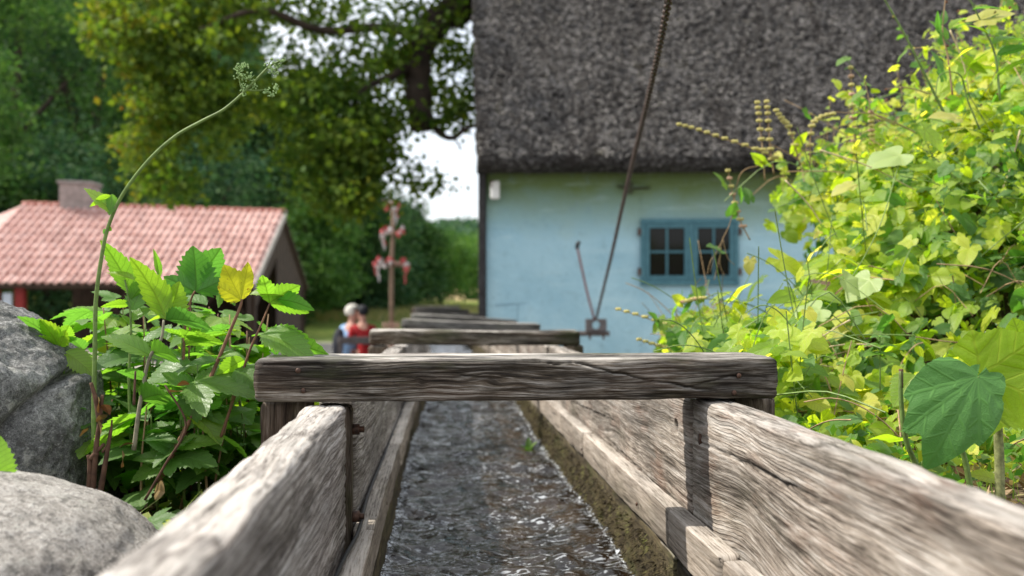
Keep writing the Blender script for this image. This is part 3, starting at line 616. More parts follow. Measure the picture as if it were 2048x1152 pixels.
def tile_vf():
    V = []
    for v, lift in ((-.06, .0), (1.0, .030)):
        for x, z in prof: V.append(Ud * (x * cw) + Dd * (v * rh) + Nn * (z + lift + .02))
    for x, z in prof: V.append(Ud * (x * cw) + Dd * (1.0 * rh) + Nn * (z + .008))
    return V, [tuple(f) for f in grid_faces(3, len(prof))]
V, F = tile_vf(); t0 = None; over = MB()
for i in range(NC):
    for j in range(NR):
        px_i = i; big = (i >= NC - 30)                 # the 300 nearest the ridge's visible end are parts
        o_ = RL + Ud * (i * cw) + Dd * (j * rh) + Nn * (.02 + random.uniform(-.006, .006)) + Dd * random.uniform(-.012, .012)
        if not big: over.add(np.array([tuple(v) for v in V]) + np.array(o_), F); continue
        M = Matrix.Translation(o_)
        if t0 is None: t0 = mesh('roof_tile', V, F, tile_m, None, False); t0.matrix_basis = M; par(t0, shed)
        else: inst(t0, 'roof_tile', M, shed)
kind(over.build('roof_tiles', tile_m, shed), 'stuff')
# hipped left end, back slope, deck
m = MB(); HIPL = EL - Ud * 2.2; 
m.add([RL, EL, HIPL, RL + Dd * 0 - Ud * .05], [(0, 1, 2)]); m.build('hip_slope', tile_m, shed)
Dm = Vector((-Dd.x, -Dd.y, 0)); BL = RL + Vector((-Dd.x, -Dd.y, Dd.z)) * DL; BR = RR + Vector((-Dd.x, -Dd.y, Dd.z)) * DL
m = MB(); q = [RL - Nn * .01, RR - Nn * .01, ER - Nn * .01, EL - Nn * .01]; m.add(q + [p - Vector((0, 0, .07)) for p in q], [(0, 1, 2, 3), (4, 7, 6, 5), (0, 4, 5, 1), (1, 5, 6, 2), (2, 6, 7, 3), (3, 7, 4, 0)])
q = [RL, BL, BR, RR]; m.add(q + [p - Vector((0, 0, .07)) for p in q], [(0, 1, 2, 3), (4, 7, 6, 5), (0, 4, 5, 1), (1, 5, 6, 2), (2, 6, 7, 3), (3, 7, 4, 0)]); m.build('roof_deck', plain('deck_boards', (.05, .035, .025), .9), shed)
k = 22; r0 = None
for i in range(k):
    a = RL + Ud * (UL * i / k - .01); b = RL + Ud * (UL * (i + 1) / k + .03); m = MB(); m.tube([a + Vector((0, 0, .0)), b + Vector((0, 0, .015))], [.085, .10], 8)
    if r0 is None: r0 = m.build('ridge_tile', plain('ridge_clay', (.34, .13, .10), .7, .3, 5), shed, True); r0b = a
    else: inst(r0, 'ridge_tile', Matrix.Translation(a - r0b), shed)
brown = plain('brown_boards', (.040, .026, .018), .85, .4, 6); grey = plain('grey_barge', (.30, .28, .26), .8, .3, 10); redp = plain('red_paint', (.22, .022, .020), .6, .25, 8)
m = MB(); m.add([RR + Ud * .02 + Vector((0, 0, .06)), ER + Ud * .02 + Vector((0, 0, .06)), ER + Ud * .05 + Vector((0, 0, -.13)), RR + Ud * .05 + Vector((0, 0, -.13)), RR + Ud * .08 + Vector((0, 0, .06)), ER + Ud * .08 + Vector((0, 0, .06)), ER + Ud * .08 + Vector((0, 0, -.13)), RR + Ud * .08 + Vector((0, 0, -.13))],
               [(0, 1, 2, 3), (4, 7, 6, 5), (0, 4, 5, 1), (3, 2, 6, 7), (1, 5, 6, 2), (0, 3, 7, 4)]); m.build('barge_board', grey, shed)
Hb = Vector((Dd.x, Dd.y, 0)).normalized(); half = Vector((Dd.x, Dd.y, 0)).length * DL; nb_ = 34
for i in range(nb_):                                   # boards of the right gable
    t = (i + .5) / nb_ * 2 - 1; top = RR.z - abs(t) * (RR.z - ER.z) - .1; p = RR + Hb * (t * half) - Ud * .12; lo = -1.6 if (t < .1) else top - .95
    m = MB(); m.box((p.x, p.y, (top + lo) / 2), (.012 + .006 * (i % 2), half / nb_ - .006, (top - lo) / 2), Matrix((Ud, Hb, Vector((0, 0, 1)))).transposed()); m.build('gable_board', brown, shed)
for i in range(26):                                    # back wall boards
    a = BL + Ud * (UL * (i + .5) / 26) + Hb * .5; m = MB(); m.box((a.x, a.y, (-1.6 + BL.z) / 2), (UL / 52 - .006, .012, (BL.z + 1.6) / 2), Matrix((Ud, Hb, Vector((0, 0, 1)))).transposed()); m.build('wall_board', brown, shed)
def post(p, mat, wdt=.10, nm='post'): m = MB(); m.box((p.x, p.y, (-1.62 + p.z) / 2), (wdt, .09, (p.z + 1.62) / 2), Matrix((Ud, Hb, Vector((0, 0, 1)))).transposed(), .01); return m.build(nm, mat, shed)
for f in (.12, .20, .55, .76, .985):
    p = EL.lerp(ER, f) - Hb * .35; p.z = ER.z - .02; post(p, redp if f < .3 else brown, .10)
    if f > .3:
        for sg in (-1, 1):
            if f > .9 and sg > 0: continue
            m = MB(); m.tube([(p.x, p.y, p.z - .9), tuple(p + Ud * (.75 * sg) - Vector((0, 0, .05)))], .05, 4); m.build('brace', brown, shed)
p = EL.lerp(ER, .16) - Hb * .33; m = MB(); m.box((p.x, p.y, -.35), (.10, .02, .40), Matrix((Ud, Hb, Vector((0, 0, 1)))).transposed(), .01); m.build('white_panel', plain('white_panel', (.55, .62, .72), .5, .1), shed)
m = MB(); a, b = EL - Hb * .35, ER - Hb * .35; m.box(((a.x + b.x) / 2, (a.y + b.y) / 2, ER.z - .06), (UL / 2, .07, .07), Matrix((Ud, Hb, Vector((0, 0, 1)))).transposed()); m.build('wall_plate', brown, shed)
p = RL.lerp(RR, (149 - 45) / (568 - 45.)) - Hb * .12; m = MB(); MM = Matrix((Ud, Hb, Vector((0, 0, 1)))).transposed()
m.box((p.x, p.y, RR.z + .21), (.38, .34, .37), MM, .015); ch = m.build('chimney', plain('chimney_render', (.30, .25, .235), .9, .3, 7, 0, .01), shed); m = MB(); m.box((p.x, p.y, RR.z + .62), (.42, .38, .04), MM, .012); m.build('chimney_cap', plain('chimney_stone', (.26, .23, .22), .9, .3, 6), ch)
# bench, round stone and white sack under the shed eave
tb = thing('trestle_table', 'dark trestle table standing in the shade of the open shed', 'table', W(300, 690, 24))
p = W(300, 690, 24); m = MB(); m.box((p.x, p.y, -.86), (.9, .35, .03), None, .008); m.build('table_top', brown, tb)
for sx in (-.7, .7):
    for sy in (-.25, .25): m = MB(); m.tube([(p.x + sx, p.y + sy, -.89), (p.x + sx * 1.1, p.y + sy * 1.1, -1.62)], .035, 5); m.build('leg', brown, tb)

# ================================================================ DECORATED POLE
pb = W(783, 650, 23); gzp = -1.6
pole = thing('decorated_pole', 'tall bare wooden pole with three crosspieces hung with red and white ribbons', 'decorated pole', (pb.x, pb.y, gzp))
polem = plain('pole_wood', (.22, .155, .115), .8, .3, 8)
m = MB(); m.tube([(pb.x, pb.y, gzp), W(783, 530, 23), W(786, 470, 23), W(785, 402, 23)], [.055, .05, .042, .035], 8); m.build('mast', polem, pole, True)
for (xa, xb, y, r, dy) in ((752, 815, 527, .07, .8), (764, 803, 466, .035, 0), (771, 795, 412, .03, 0)):
    m = MB(); m.tube([W(xa, y - dy * 3, 22.95), W(xb, y + dy * 3, 22.95)], r, 6); m.build('crosspiece', plain('cross_wood', (.16, .10, .08), .8) if r > .05 else polem, pole)
rb_r = plain('red_ribbon', (.62, .13, .14), .6, .1, 20); rb_w = plain('white_ribbon', (.70, .66, .68), .6, .1, 20)
def ribbon(x, y, mat, k=3, tail=0):
    m = MB(); c0 = W(x, y, 22.86)
    m.ball(c0, .05, 8, 6)
    for i in range(k * 2):                             # loops of a bow
        a = random.uniform(0, 6.28); d_ = Vector((math.cos(a), random.uniform(-.5, .5), math.sin(a))) * random.uniform(.05, .09); wv = Vector((-d_.z, 0, d_.x)) * .35
        P = [c0, c0 + d_ * .7 + wv, c0 + d_ * 1.15, c0 + d_ * .7 - wv, c0]; V = []
        for p in P: V += [p + Vector((0, -.03, .02)), p + Vector((0, .03, -.02))]
        m.add(V, grid_faces(5, 2))
    for i in range(tail):
        a = random.uniform(-.06, .06); l = random.uniform(.22, .38); V = []
        for q in range(6): t = q / 5; V += [c0 + Vector((a * t + .02 * math.sin(9 * t), -.03, -l * t)), c0 + Vector((a * t + .035 + .02 * math.sin(9 * t), -.02, -l * t))]
        m.add(V, grid_faces(6, 2))
    m.build('ribbon', mat, pole)
for (x, y, mt, k, t) in ((760, 523, rb_w, 2, 0), (813, 528, rb_w, 2, 0), (774, 464, rb_w, 2, 0), (771, 405, rb_w, 2, 0), (800, 464, rb_w, 1, 0), (750, 528, rb_r, 4, 1), (757, 518, rb_r, 3, 0), (754, 532, rb_w, 2, 2), (779, 519, rb_r, 3, 0), (781, 524, rb_w, 1, 0), (808, 520, rb_r, 3, 0), (812, 536, rb_r, 2, 1), (768, 532, rb_w, 1, 0),
    (764, 464, rb_r, 3, 1), (772, 460, rb_r, 3, 0), (780, 459, rb_w, 2, 0), (765, 470, rb_w, 1, 3), (803, 461, rb_r, 3, 0), (797, 468, rb_r, 3, 0), (805, 457, rb_w, 1, 0), (774, 408, rb_r, 4, 0), (778, 404, rb_w, 2, 0), (794, 410, rb_r, 2, 1), (789, 416, rb_w, 1, 2), (772, 414, rb_r, 3, 0)):
    ribbon(x, y, mt, k, t)
# low pink fence pieces at its foot
m = MB()
for i in range(5): q = W(768 + i * 7, 650, 22.9); m.tube([(q.x, q.y, gzp), (q.x, q.y, -.62)], .025, 5)
a, b = W(764, 649, 22.9), W(800, 649, 22.9); m.tube([(a.x, a.y, -.7), (b.x, b.y, -.7)], .022, 5); tag(m.build('low_fence', plain('pink_wood', (.42, .27, .22), .8), None), 'low pinkish picket guard around the foot of the ribboned pole', 'fence')

# ================================================================ TWO PEOPLE ON A BENCH
def skin_mesh(name, pts, edges, mat, parent, sub=2, root=0):
    me = bpy.data.meshes.new(name); me.from_pydata([p[0] for p in pts], edges, []); me.materials.append(mat)
    o = bpy.data.objects.new(name, me); C.objects.link(o); md = o.modifiers.new('skin', 'SKIN'); md.use_smooth_shade = True
    for i, p in enumerate(pts):
        v = me.skin_vertices[0].data[i]; r = p[1]; v.radius = r if isinstance(r, tuple) else (r, r); v.use_root = i == root
    sb = o.modifiers.new('sub', 'SUBSURF'); sb.levels = sub; sb.render_levels = sub
    return o
def person(x, y, rz, label, skin, top, legs, hair, lean=0.0, headturn=0.0, vest=None, cap=None, hs=1.0):
    root = thing('person', label, 'person', (x, y, -1.6))
    M = Matrix.Translation((x, y, -1.6)) @ Matrix.Rotation(rz, 4, 'Z')
    def T(p, kx=0): return tuple(M @ Vector((p[0] + lean * max(0, p[2] - .5), p[1], p[2])))
    B = [((0, 0, .50), (.15, .12)), ((0, .0, .68), (.14, .105)), ((0, .03, .88), (.155, .11)), ((0, .05, 1.04), (.12, .085)), ((0, .06, 1.13), .055), ((0, .075, 1.20), (.07, .08)), ((0, .085, 1.30), (.082, .098)), ((0, .08, 1.37), (.06, .07)),
         ((.17, .05, 1.03), .058), ((.23, .10, .80), .045), ((.17, .34, .72), .034), ((.15, .42, .71), (.036, .022)), ((.15, .49, .70), (.024, .012)), ((-.17, .05, 1.03), .058), ((-.23, .10, .80), .045), ((-.17, .34, .72), .034), ((-.15, .42, .71), (.036, .022)), ((-.15, .49, .70), (.024, .012)),
         ((.09, .06, .50), .095), ((.13, .44, .52), .068), ((.13, .47, .12), .042), ((.14, .50, .05), .035), ((.15, .62, .03), .032), ((-.09, .06, .50), .095), ((-.13, .44, .52), .068), ((-.13, .47, .12), .042), ((-.14, .50, .05), .035), ((-.15, .62, .03), .032),
         ((.0, .185, 1.285), .016)]
    E = [(0, 1), (1, 2), (2, 3), (3, 4), (4, 5), (5, 6), (6, 7), (3, 8), (8, 9), (9, 10), (10, 11), (11, 12), (3, 13), (13, 14), (14, 15), (15, 16), (16, 17), (0, 18), (18, 19), (19, 20), (20, 21), (21, 22), (0, 23), (23, 24), (24, 25), (25, 26), (26, 27), (6, 28)]
    P = []
    for i, (p, r) in enumerate(B):
        p = Vector(p)
        if i in (5, 6, 7, 28): c_ = Vector((0, .075, 0)); q = p - c_; p = c_ + Matrix.Rotation(headturn, 3, 'Z') @ q
        P.append((T(p), r))
    par(skin_mesh('body', P, E, skin, root), root)
    S = [(P[i][0], tuple(k + .016 for k in (P[i][1] if isinstance(P[i][1], tuple) else (P[i][1],) * 2))) for i in (0, 1, 2, 3, 8, 9, 10, 13, 14, 15)]; nk = P[4][0]; S.append(((nk[0], nk[1], nk[2] - .02), (.062, .062)))
    par(skin_mesh('shirt', S, [(0, 1), (1, 2), (2, 3), (3, 4), (4, 5), (5, 6), (3, 7), (7, 8), (8, 9), (3, 10)], top, root), root)
    S = [(P[i][0], tuple(k + .014 for k in (P[i][1] if isinstance(P[i][1], tuple) else (P[i][1],) * 2))) for i in (0, 18, 19, 20, 23, 24, 25)]
    par(skin_mesh('trousers', S, [(0, 1), (1, 2), (2, 3), (0, 4), (4, 5), (5, 6)], legs, root), root)
    hc = M @ Vector((lean * .82, 0, 0)); m = MB(); hx = Matrix.Rotation(rz + headturn, 3, 'Z')
    m.ball((0, 0, 0), 1, 16, 12); V = m.V[0] * np.array((.096, .112, .105)) * hs; V[:, 1] = np.where((V[:, 1] > .03) & (V[:, 2] < .035), V[:, 1] * .35, V[:, 1]); V[:, 2] = np.where(V[:, 2] < -.06, -.06 + (V[:, 2] + .06) * .4, V[:, 2])
    Rm = np.array(hx); V = V @ Rm.T + np.array(T((0, .062, 1.325))); mh = MB(); mh.add(V, m.F); mh.build('hair' if cap is None else 'cap', hair if cap is None else cap, root, True)
    for sx in (-1, 1): me = MB(); me.ball(np.array(T((0, .08, 1.275))) + np.array(hx @ Vector((sx * .088, .0, 0))), .022, 8, 6, (.5, .8, 1.2)); me.build('ear', skin, root, True)
    if vest:
        S = [(T((0, -.02, .58)), (.165, .14)), (T((0, -.0, .78)), (.165, .13)), (T((0, .02, .98)), (.15, .115)), (T((-.10, .03, 1.06)), (.05, .06)), (T((.10, .03, 1.06)), (.05, .06))]
        par(skin_mesh('waistcoat', S, [(0, 1), (1, 2), (2, 3), (2, 4)], vest, root), root)
    return root
skinm = plain('skin', (.48, .26, .20), .55, .1, 5)
pa = W(697, 680, 17.0); pc = W(729, 680, 16.9)
person(pa.x, pa.y, R(-35), 'white-haired person in a light blue shirt seated at the left end of the bench', skinm, plain('blue_shirt', (.24, .38, .60), .8, .15, 9), plain('jeans', (.12, .20, .34), .8, .2), plain('white_hair', (.62, .60, .55), .8, .15, 30), .04, R(-50), None, None, 1.18)
m = MB(); q = pa + Vector((-.15, -.02, 0)); m.ball((q.x, q.y, -.86), .2, 12, 9, (.62, .62, 1.5)); tag(m.build('backpack', plain('dark_cloth', (.02, .022, .032), .8), None, True), 'dark rucksack on the back of the white-haired person', 'rucksack')
person(pc.x, pc.y, R(15), 'dark-haired person in a red jacket seated on the bench beside the white-haired one', skinm, plain('red_jacket', (.34, .010, .014), .7, .2, 9), plain('dark_trousers', (.03, .03, .04), .8), plain('dark_hair', (.012, .014, .02), .7), -.03, R(40), None, None, 1.0)
bn = thing('park_bench', 'grey plank bench with a broad back rail behind the seated pair', 'bench', W(712, 700, 16.6)); gb = plain('grey_bench', (.115, .10, .10), .85, .3, 12)
a, b = W(676, 681, 16.5), W(744, 681, 16.7); m = MB(); dlt = (b - a).normalized(); m.box((a + b) / 2 + Vector((.25, 0, 0)), ((b - a).length / 2 + .25, .025, .062), Matrix((dlt, Vector((0, 0, 1)).cross(dlt), Vector((0, 0, 1)))).transposed(), .006); m.build('back_rail', gb, bn)
cb = (a + b) / 2 + Vector((.25, .35, 0)); 
for q in range(3): m = MB(); m.box((cb.x, cb.y - .15 + q * .15, -1.14), (.62, .065, .02), None, .004); m.build('seat_plank', gb, bn)
for sx in (-.5, .5):
    for sy in (-.32, .15): m = MB(); m.box((cb.x + sx, cb.y + sy, (-1.62 + (-.75 if sy < 0 else -1.16)) / 2), (.04, .03, (1.62 - (.75 if sy < 0 else 1.16)) / 2)); m.build('leg', gb, bn)

# ================================================================ TREES
def leaves_mesh(name, P, size, mat, parent, rg, droop=.0, asp=.6):
    n = len(P); A = rg.normal(0, 1, (n, 3)); A[:, 2] *= .6; A[:, 2] -= droop; A /= np.linalg.norm(A, axis=1)[:, None]
    Bv = rg.normal(0, 1, (n, 3)); Bv[:, 2] *= .5; Bv = np.cross(A, Bv); Bv /= np.linalg.norm(Bv, axis=1)[:, None]; sz = size * rg.uniform(.6, 1.35, n)[:, None]
    Nn_ = np.cross(A, Bv)
    V = np.stack([P - A * sz * .5, P + Bv * sz * asp * .5 + Nn_ * sz * .08, P + A * sz * .5, P - Bv * sz * asp * .5 + Nn_ * sz * .08], 1).reshape(-1, 3)
    F = np.arange(4 * n).reshape(-1, 4)
    o = mesh(name, V, F, mat, parent, False, {'rnd': ('FACE', 'FLOAT', rg.random(n))}); return o
def fmat(name, stops, trans=.30, tcol=1.5): return leaf_mat(name, stops, trans=trans, tcol=tcol, rough=.65, attr=True, vein=0, gloss=.10, patch=(.35, .55))
f_dark = fmat('dark_foliage', [(.2, (.010, .036, .010)), (.5, (.022, .066, .018)), (.8, (.050, .115, .026))])
f_blue = fmat('blue_green_foliage', [(.2, (.018, .055, .030)), (.5, (.036, .092, .045)), (.8, (.07, .14, .055))])
f_mid = fmat('mid_foliage', [(.2, (.03, .09, .02)), (.5, (.06, .15, .03)), (.8, (.12, .22, .045))])
f_gold = fmat('turning_foliage', [(.15, (.03, .075, .010)), (.45, (.075, .13, .012)), (.72, (.115, .16, .014)), (.93, (.18, .16, .015)), (.96, (.26, .11, .02))], .42, 1.7)
bark = plain('bark', (.045, .033, .025), .95, .5, 4, 0, .03)
def tree(px, d, top_y, rpx, mat, label, seed, n=11000, sz=.17, low=.18, kindname='broadleaf_tree', clump=.15, group='trees of the wood behind the shed'):
    rg = np.random.default_rng(seed); b = W(px, 590, d); gz = float(ground_z(b.x, b.y)); zt_ = (590 - top_y) / FPX * d; Rr_ = rpx / FPX * d; H = zt_ - gz
    root = thing(kindname, label, 'tree', (b.x, b.y, gz), group)
    zc = gz + H * (1 + low) / 2; hz = H * (1 - low) / 2; nc = 60
    u = rg.normal(0, 1, (nc, 3)); u /= np.linalg.norm(u, axis=1)[:, None]; rr = rg.uniform(.35, 1, nc)[:, None] ** .6
    Cc = np.array([b.x, b.y, zc]) + u * rr * np.array([Rr_, Rr_, hz]); 
    tpr = 1 - .35 * np.clip((Cc[:, 2] - zc) / hz, 0, 1) ** 2; Cc[:, 0] = b.x + (Cc[:, 0] - b.x) * tpr
    ci = rg.integers(0, nc, n); cr = rg.uniform(.6, 1.3, nc) * Rr_ * clump * 1.5; o = rg.normal(0, 1, (n, 3)) * np.array([1, 1, .55]); P = Cc[ci] + o * cr[ci][:, None]
    P[:, 2] = np.maximum(P[:, 2], gz + .1)
    leaves_mesh('crown', P, sz, mat, root, rg)
    m = MB(); th = .018 * H + .08; m.tube(spline([(b.x, b.y, gz - .2), (b.x + rg.normal(0, .2), b.y, gz + H * .3), (b.x + rg.normal(0, .3), b.y + .1, gz + H * .75)], 4), np.linspace(th, th * .3, 9), 7); 
    for q in range(5):
        cidx = rg.integers(0, nc); z0 = gz + H * rg.uniform(.25, .5); m.tube([(b.x, b.y, z0), tuple((np.array([b.x, b.y, z0]) + Cc[cidx]) / 2 + [0, 0, .2]), tuple(Cc[cidx])], [th * .4, th * .25, th * .1], 5)
    m.build('trunk', bark, root, True); return root
TR = [(-190, 37, -260, 210, f_dark, 'dark broadleaf tree beyond the left edge of the shed roof, cut by the border'), (30, 40, -180, 190, f_mid, 'bright green broadleaf tree above the left end of the shed'), (190, 44, -160, 190, f_blue, 'blue-green tree directly behind the shed chimney'),
      (330, 47, -130, 180, f_dark, 'dark tall tree standing behind the middle of the shed roof'), (455, 44, 20, 150, f_blue, 'blue-green tree behind the right end of the shed ridge'), (560, 46, 170, 120, f_dark, 'dark green tree just right of the shed gable'),
      (640, 50, 215, 120, f_dark, 'dark dense tree behind the two seated people'), (735, 52, 330, 95, f_blue, 'blue-green tree right behind the ribboned pole'), (805, 60, 405, 80, f_dark, 'lower dark tree at the right of the ribboned pole'),
      (880, 70, 452, 85, f_mid, 'rounded mid green tree at the edge of the tan field'), (950, 82, 478, 60, f_mid, 'smaller green tree beside the blue house corner'), (100, 33.5, 250, 140, f_blue, 'leafy low tree rising right behind the shed, left of the chimney'), (400, 36, 240, 150, f_blue, 'spreading low tree just behind the right half of the shed roof'), (610, 42, 380, 100, f_mid, 'bushy mid green tree between shed gable and lawn'), (-60, 30.5, 60, 110, f_mid, 'light green tree at the far left edge, nearest of the wood')]
for i, (px, d, ty, rpx, mt, lab) in enumerate(TR): tree(px, d, ty, rpx, mt, lab, 100 + i, 15000 if i < 8 else 10000, .20 if d < 50 else .24, .02 if i > 3 else .1)
for i, (px, d, ty, rpx, mt, lab) in enumerate([(575, 50, 470, 75, f_dark, 'dark bush under the trees at the right of the shed'), (665, 53, 480, 80, f_dark, 'dark bush on the lawn edge behind the seated people'), (745, 55, 485, 70, f_dark, 'dark bush on the lawn edge behind the ribboned pole'), (820, 62, 520, 60, f_blue, 'blue-green bush at the lawn edge, right of the pole'), (470, 40, 450, 120, f_dark, 'dark bush behind the shed gable'), (120, 36, 430, 200, f_dark, 'dark undergrowth bush behind the shed chimney')]):
    tree(px, d, ty, rpx, mt, lab, 300 + i, 9000, .2, .0, 'bush', .2, 'bushes along the lawn edge')
# the wood goes on behind the trees that can be told apart
N = 70000; a_ = rng.uniform(-300, 800, N); d_w = rng.uniform(56, 74, N); topy = np.interp(a_, [-300, 400, 480, 560, 640, 720, 800], [-300, -200, 40, 190, 250, 350, 430]); fz = rng.random(N) ** .8
pw = np.array(F2)[None] * d_w[:, None] + np.array(RT)[None] * ((a_ - 1024) / FPX * d_w)[:, None]; gzw = ground_z(pw[:, 0], pw[:, 1]); pw[:, 2] = gzw + ((590 - topy) / FPX * d_w - gzw) * fz
kind(leaves_mesh('deep_wood', pw, .8, f_dark, None, rng), 'stuff')
# far wooded hill, in bluer greens: distance haze put into the colour
hx = np.linspace(-160, 160, 90); hy = np.linspace(175, 420, 40); HXg, HYg = np.meshgrid(hx, hy, indexing='ij'); Zg = 1.5 + smooth((HYg - 175) / 120) * 16 + 5 * (fbm(HXg * .05, HYg * .05, 0, 5, 4) - .5) * smooth((HYg - 175) / 30)
kind(mesh('wooded_hill', np.stack([HXg, HYg, Zg], -1), grid_faces(90, 40)[:, ::-1].copy(), plain('hill_green', (.03, .07, .045), .95, .5, .2), None, True), 'structure')
N = 40000; xx = rng.uniform(-70, 40, N); yv = rng.uniform(176, 330, N); zv = 1.5 + smooth((yv - 175) / 120) * 16 + 5 * (fbm(xx * .05, yv * .05, 0, 5, 4) - .5) + rng.uniform(0, 5, N) * (fbm(xx * .18, yv * .18, 0, 6, 2) + .2)
kind(leaves_mesh('far_wood', np.stack([xx, yv, zv], -1), 1.5, fmat('far_foliage', [(.2, (.03, .075, .055)), (.5, (.05, .11, .075)), (.8, (.08, .14, .085))]), None, rng), 'stuff')
# tall grass at the lawn edge
N = 26000; xx = rng.uniform(-26, 6, N); yv = rng.uniform(44, 62, N); gzv = ground_z(xx, yv); hgt_ = rng.uniform(.15, .55, N); lean = rng.normal(0, .12, (N, 2))
V = np.stack([np.stack([xx - .02, yv, gzv], -1), np.stack([xx + .02, yv, gzv], -1), np.stack([xx + lean[:, 0], yv + lean[:, 1], gzv + hgt_], -1)], 1).reshape(-1, 3)
gr = leaf_mat('tall_grass', [(.2, (.10, .13, .03)), (.6, (.20, .20, .06)), (.9, (.30, .24, .11))], trans=.3, attr=True, vein=0)
kind(mesh('tall_grass', V, np.arange(3 * N).reshape(-1, 3), gr, None, False, {'rnd': ('FACE', 'FLOAT', rng.random(N))}), 'stuff')
# big tree whose limb hangs beside the house
bt = W(1180, 590, 22.5); big = thing('overhanging_tree', 'old tree with turning yellow-green leaves, its dark limb hanging beside the thatched roof', 'tree', (bt.x, bt.y, -1.6))
m = MB(); m.tube(spline([(bt.x, bt.y, -1.7), (bt.x - .2, bt.y, 2), W(1120, 40, 21.5), W(1090, -330, 21)], 6), np.linspace(.45, .22, 19), 10); m.build('trunk', bark, big, True)
m = MB(); m.tube(spline([W(1120, 10, 21.5), W(1020, -45, 19.5), W(950, 5, 17.5), W(890, 32, 17), W(848, 75, 16.8), W(834, 140, 16.7), W(838, 200, 16.6), W(842, 262, 16.6)], 6), np.linspace(.32, .19, 43) * (1 + .12 * np.sin(np.arange(43) * 1.3)), 9)
m.tube(spline([W(846, 205, 16.6), W(875, 262, 16.5), W(905, 276, 16.4), W(930, 258, 16.3), W(955, 250, 16.2)], 5), np.linspace(.07, .025, 21), 6); m.tube(spline([W(836, 120, 16.7), W(790, 150, 16.3), W(730, 178, 16), W(690, 240, 15.8)], 5), np.linspace(.10, .03, 16), 6)
m.tube(spline([W(850, 72, 16.8), W(760, 55, 16.2), W(640, 60, 15.8), W(520, 20, 15.2), W(400, 60, 15)], 5), np.linspace(.10, .03, 21), 6); m.tube(spline([W(1090, -300, 21), W(900, -420, 18), W(600, -330, 16), W(350, -180, 15)], 5), np.linspace(.2, .05, 16), 6)
m.tube(spline([W(905, 274, 16.4), W(918, 290, 16.4), W(921, 300, 16.4)], 3), .015, 5); m.build('limb', bark, big, True)
E_ = [  # px, py, rx, ry, depth, spread, weight : masses of the crown
    (300, 60, 95, 90, 15.5, 1.0, 5), (330, 180, 80, 100, 15.5, 1.0, 4.6), (310, 290, 60, 60, 15.5, .8, 2.2), (400, 120, 80, 130, 15.5, 1.0, 4.4), (330, 370, 45, 45, 15.3, .6, 1.5), (430, 240, 60, 80, 15.6, .8, 2.2), (220, 40, 60, 60, 15.5, .8, 2),
    (590, 190, 80, 60, 16, 1.2, 4.6), (680, 230, 80, 80, 16, 1.2, 6), (640, 310, 60, 60, 15.8, 1.0, 3.2), (700, 340, 60, 55, 15.8, .9, 4.0), (690, 400, 45, 40, 15.6, .7, 2.0), (740, 280, 40, 50, 15.8, .8, 1.8),
    (600, 30, 150, 50, 16.5, 1.5, 2.0), (760, 50, 110, 50, 16.5, 1.5, 1.7), (730, 130, 90, 40, 16.4, 1.2, 1.5), (900, 90, 60, 70, 17.6, 1.0, 1.5), (880, 180, 65, 50, 17.6, 1.0, 1.2), (790, 180, 50, 60, 17.4, 1.0, 1.0), (700, 90, 160, 90, 17.5, 1.0, .9), (925, 15, 35, 30, 17, 1.0, 1.4), (930, 215, 22, 20, 16.4, .6, .45), (800, 240, 30, 30, 16.4, .8, .55), (845, 385, 28, 22, 16, .5, .30), (790, 330, 45, 40, 16, .5, .55), (895, 245, 35, 18, 16.5, .5, .45), (470, 20, 70, 40, 16, 1.2, 1.6), (500, 60, 30, 20, 16, 1, .5),
    (600, -120, 420, 100, 17, 2.5, 16), (850, -260, 300, 140, 18, 3, 14), (1150, -350, 300, 160, 19, 3, 16), (500, -300, 250, 150, 16, 2.5, 9)]
rg = np.random.default_rng(55); WT = np.array([e[6] for e in E_]); cnt = (WT / WT.sum() * 50000).astype(int); PP = []
FWn, RTn, UPn = np.array(F2), np.array(RT), np.array(U2)
for e, n in zip(E_, cnt):
    ncl = max(3, n // 45); th = rg.uniform(0, 6.28, ncl); r_ = rg.uniform(0, 1, ncl) ** .5; cxp = e[0] + e[2] * r_ * np.cos(th); cyp = e[1] + e[3] * r_ * np.sin(th); dd = e[4] + rg.normal(0, .5, ncl) * e[5]
    k = rg.integers(0, ncl, n); d_ = dd[k]; base = FWn * d_[:, None] + RTn * ((cxp[k] - 1024) / FPX * d_)[:, None] + UPn * ((576 - cyp[k]) / FPX * d_)[:, None]
    PP.append(base + rg.normal(0, .11 if e[0] < 560 else .17, (n, 3)) * np.array([1.3, 1.3, .8]))
leaves_mesh('crown', np.concatenate(PP), .115, f_gold, big, rg, .3, .75)
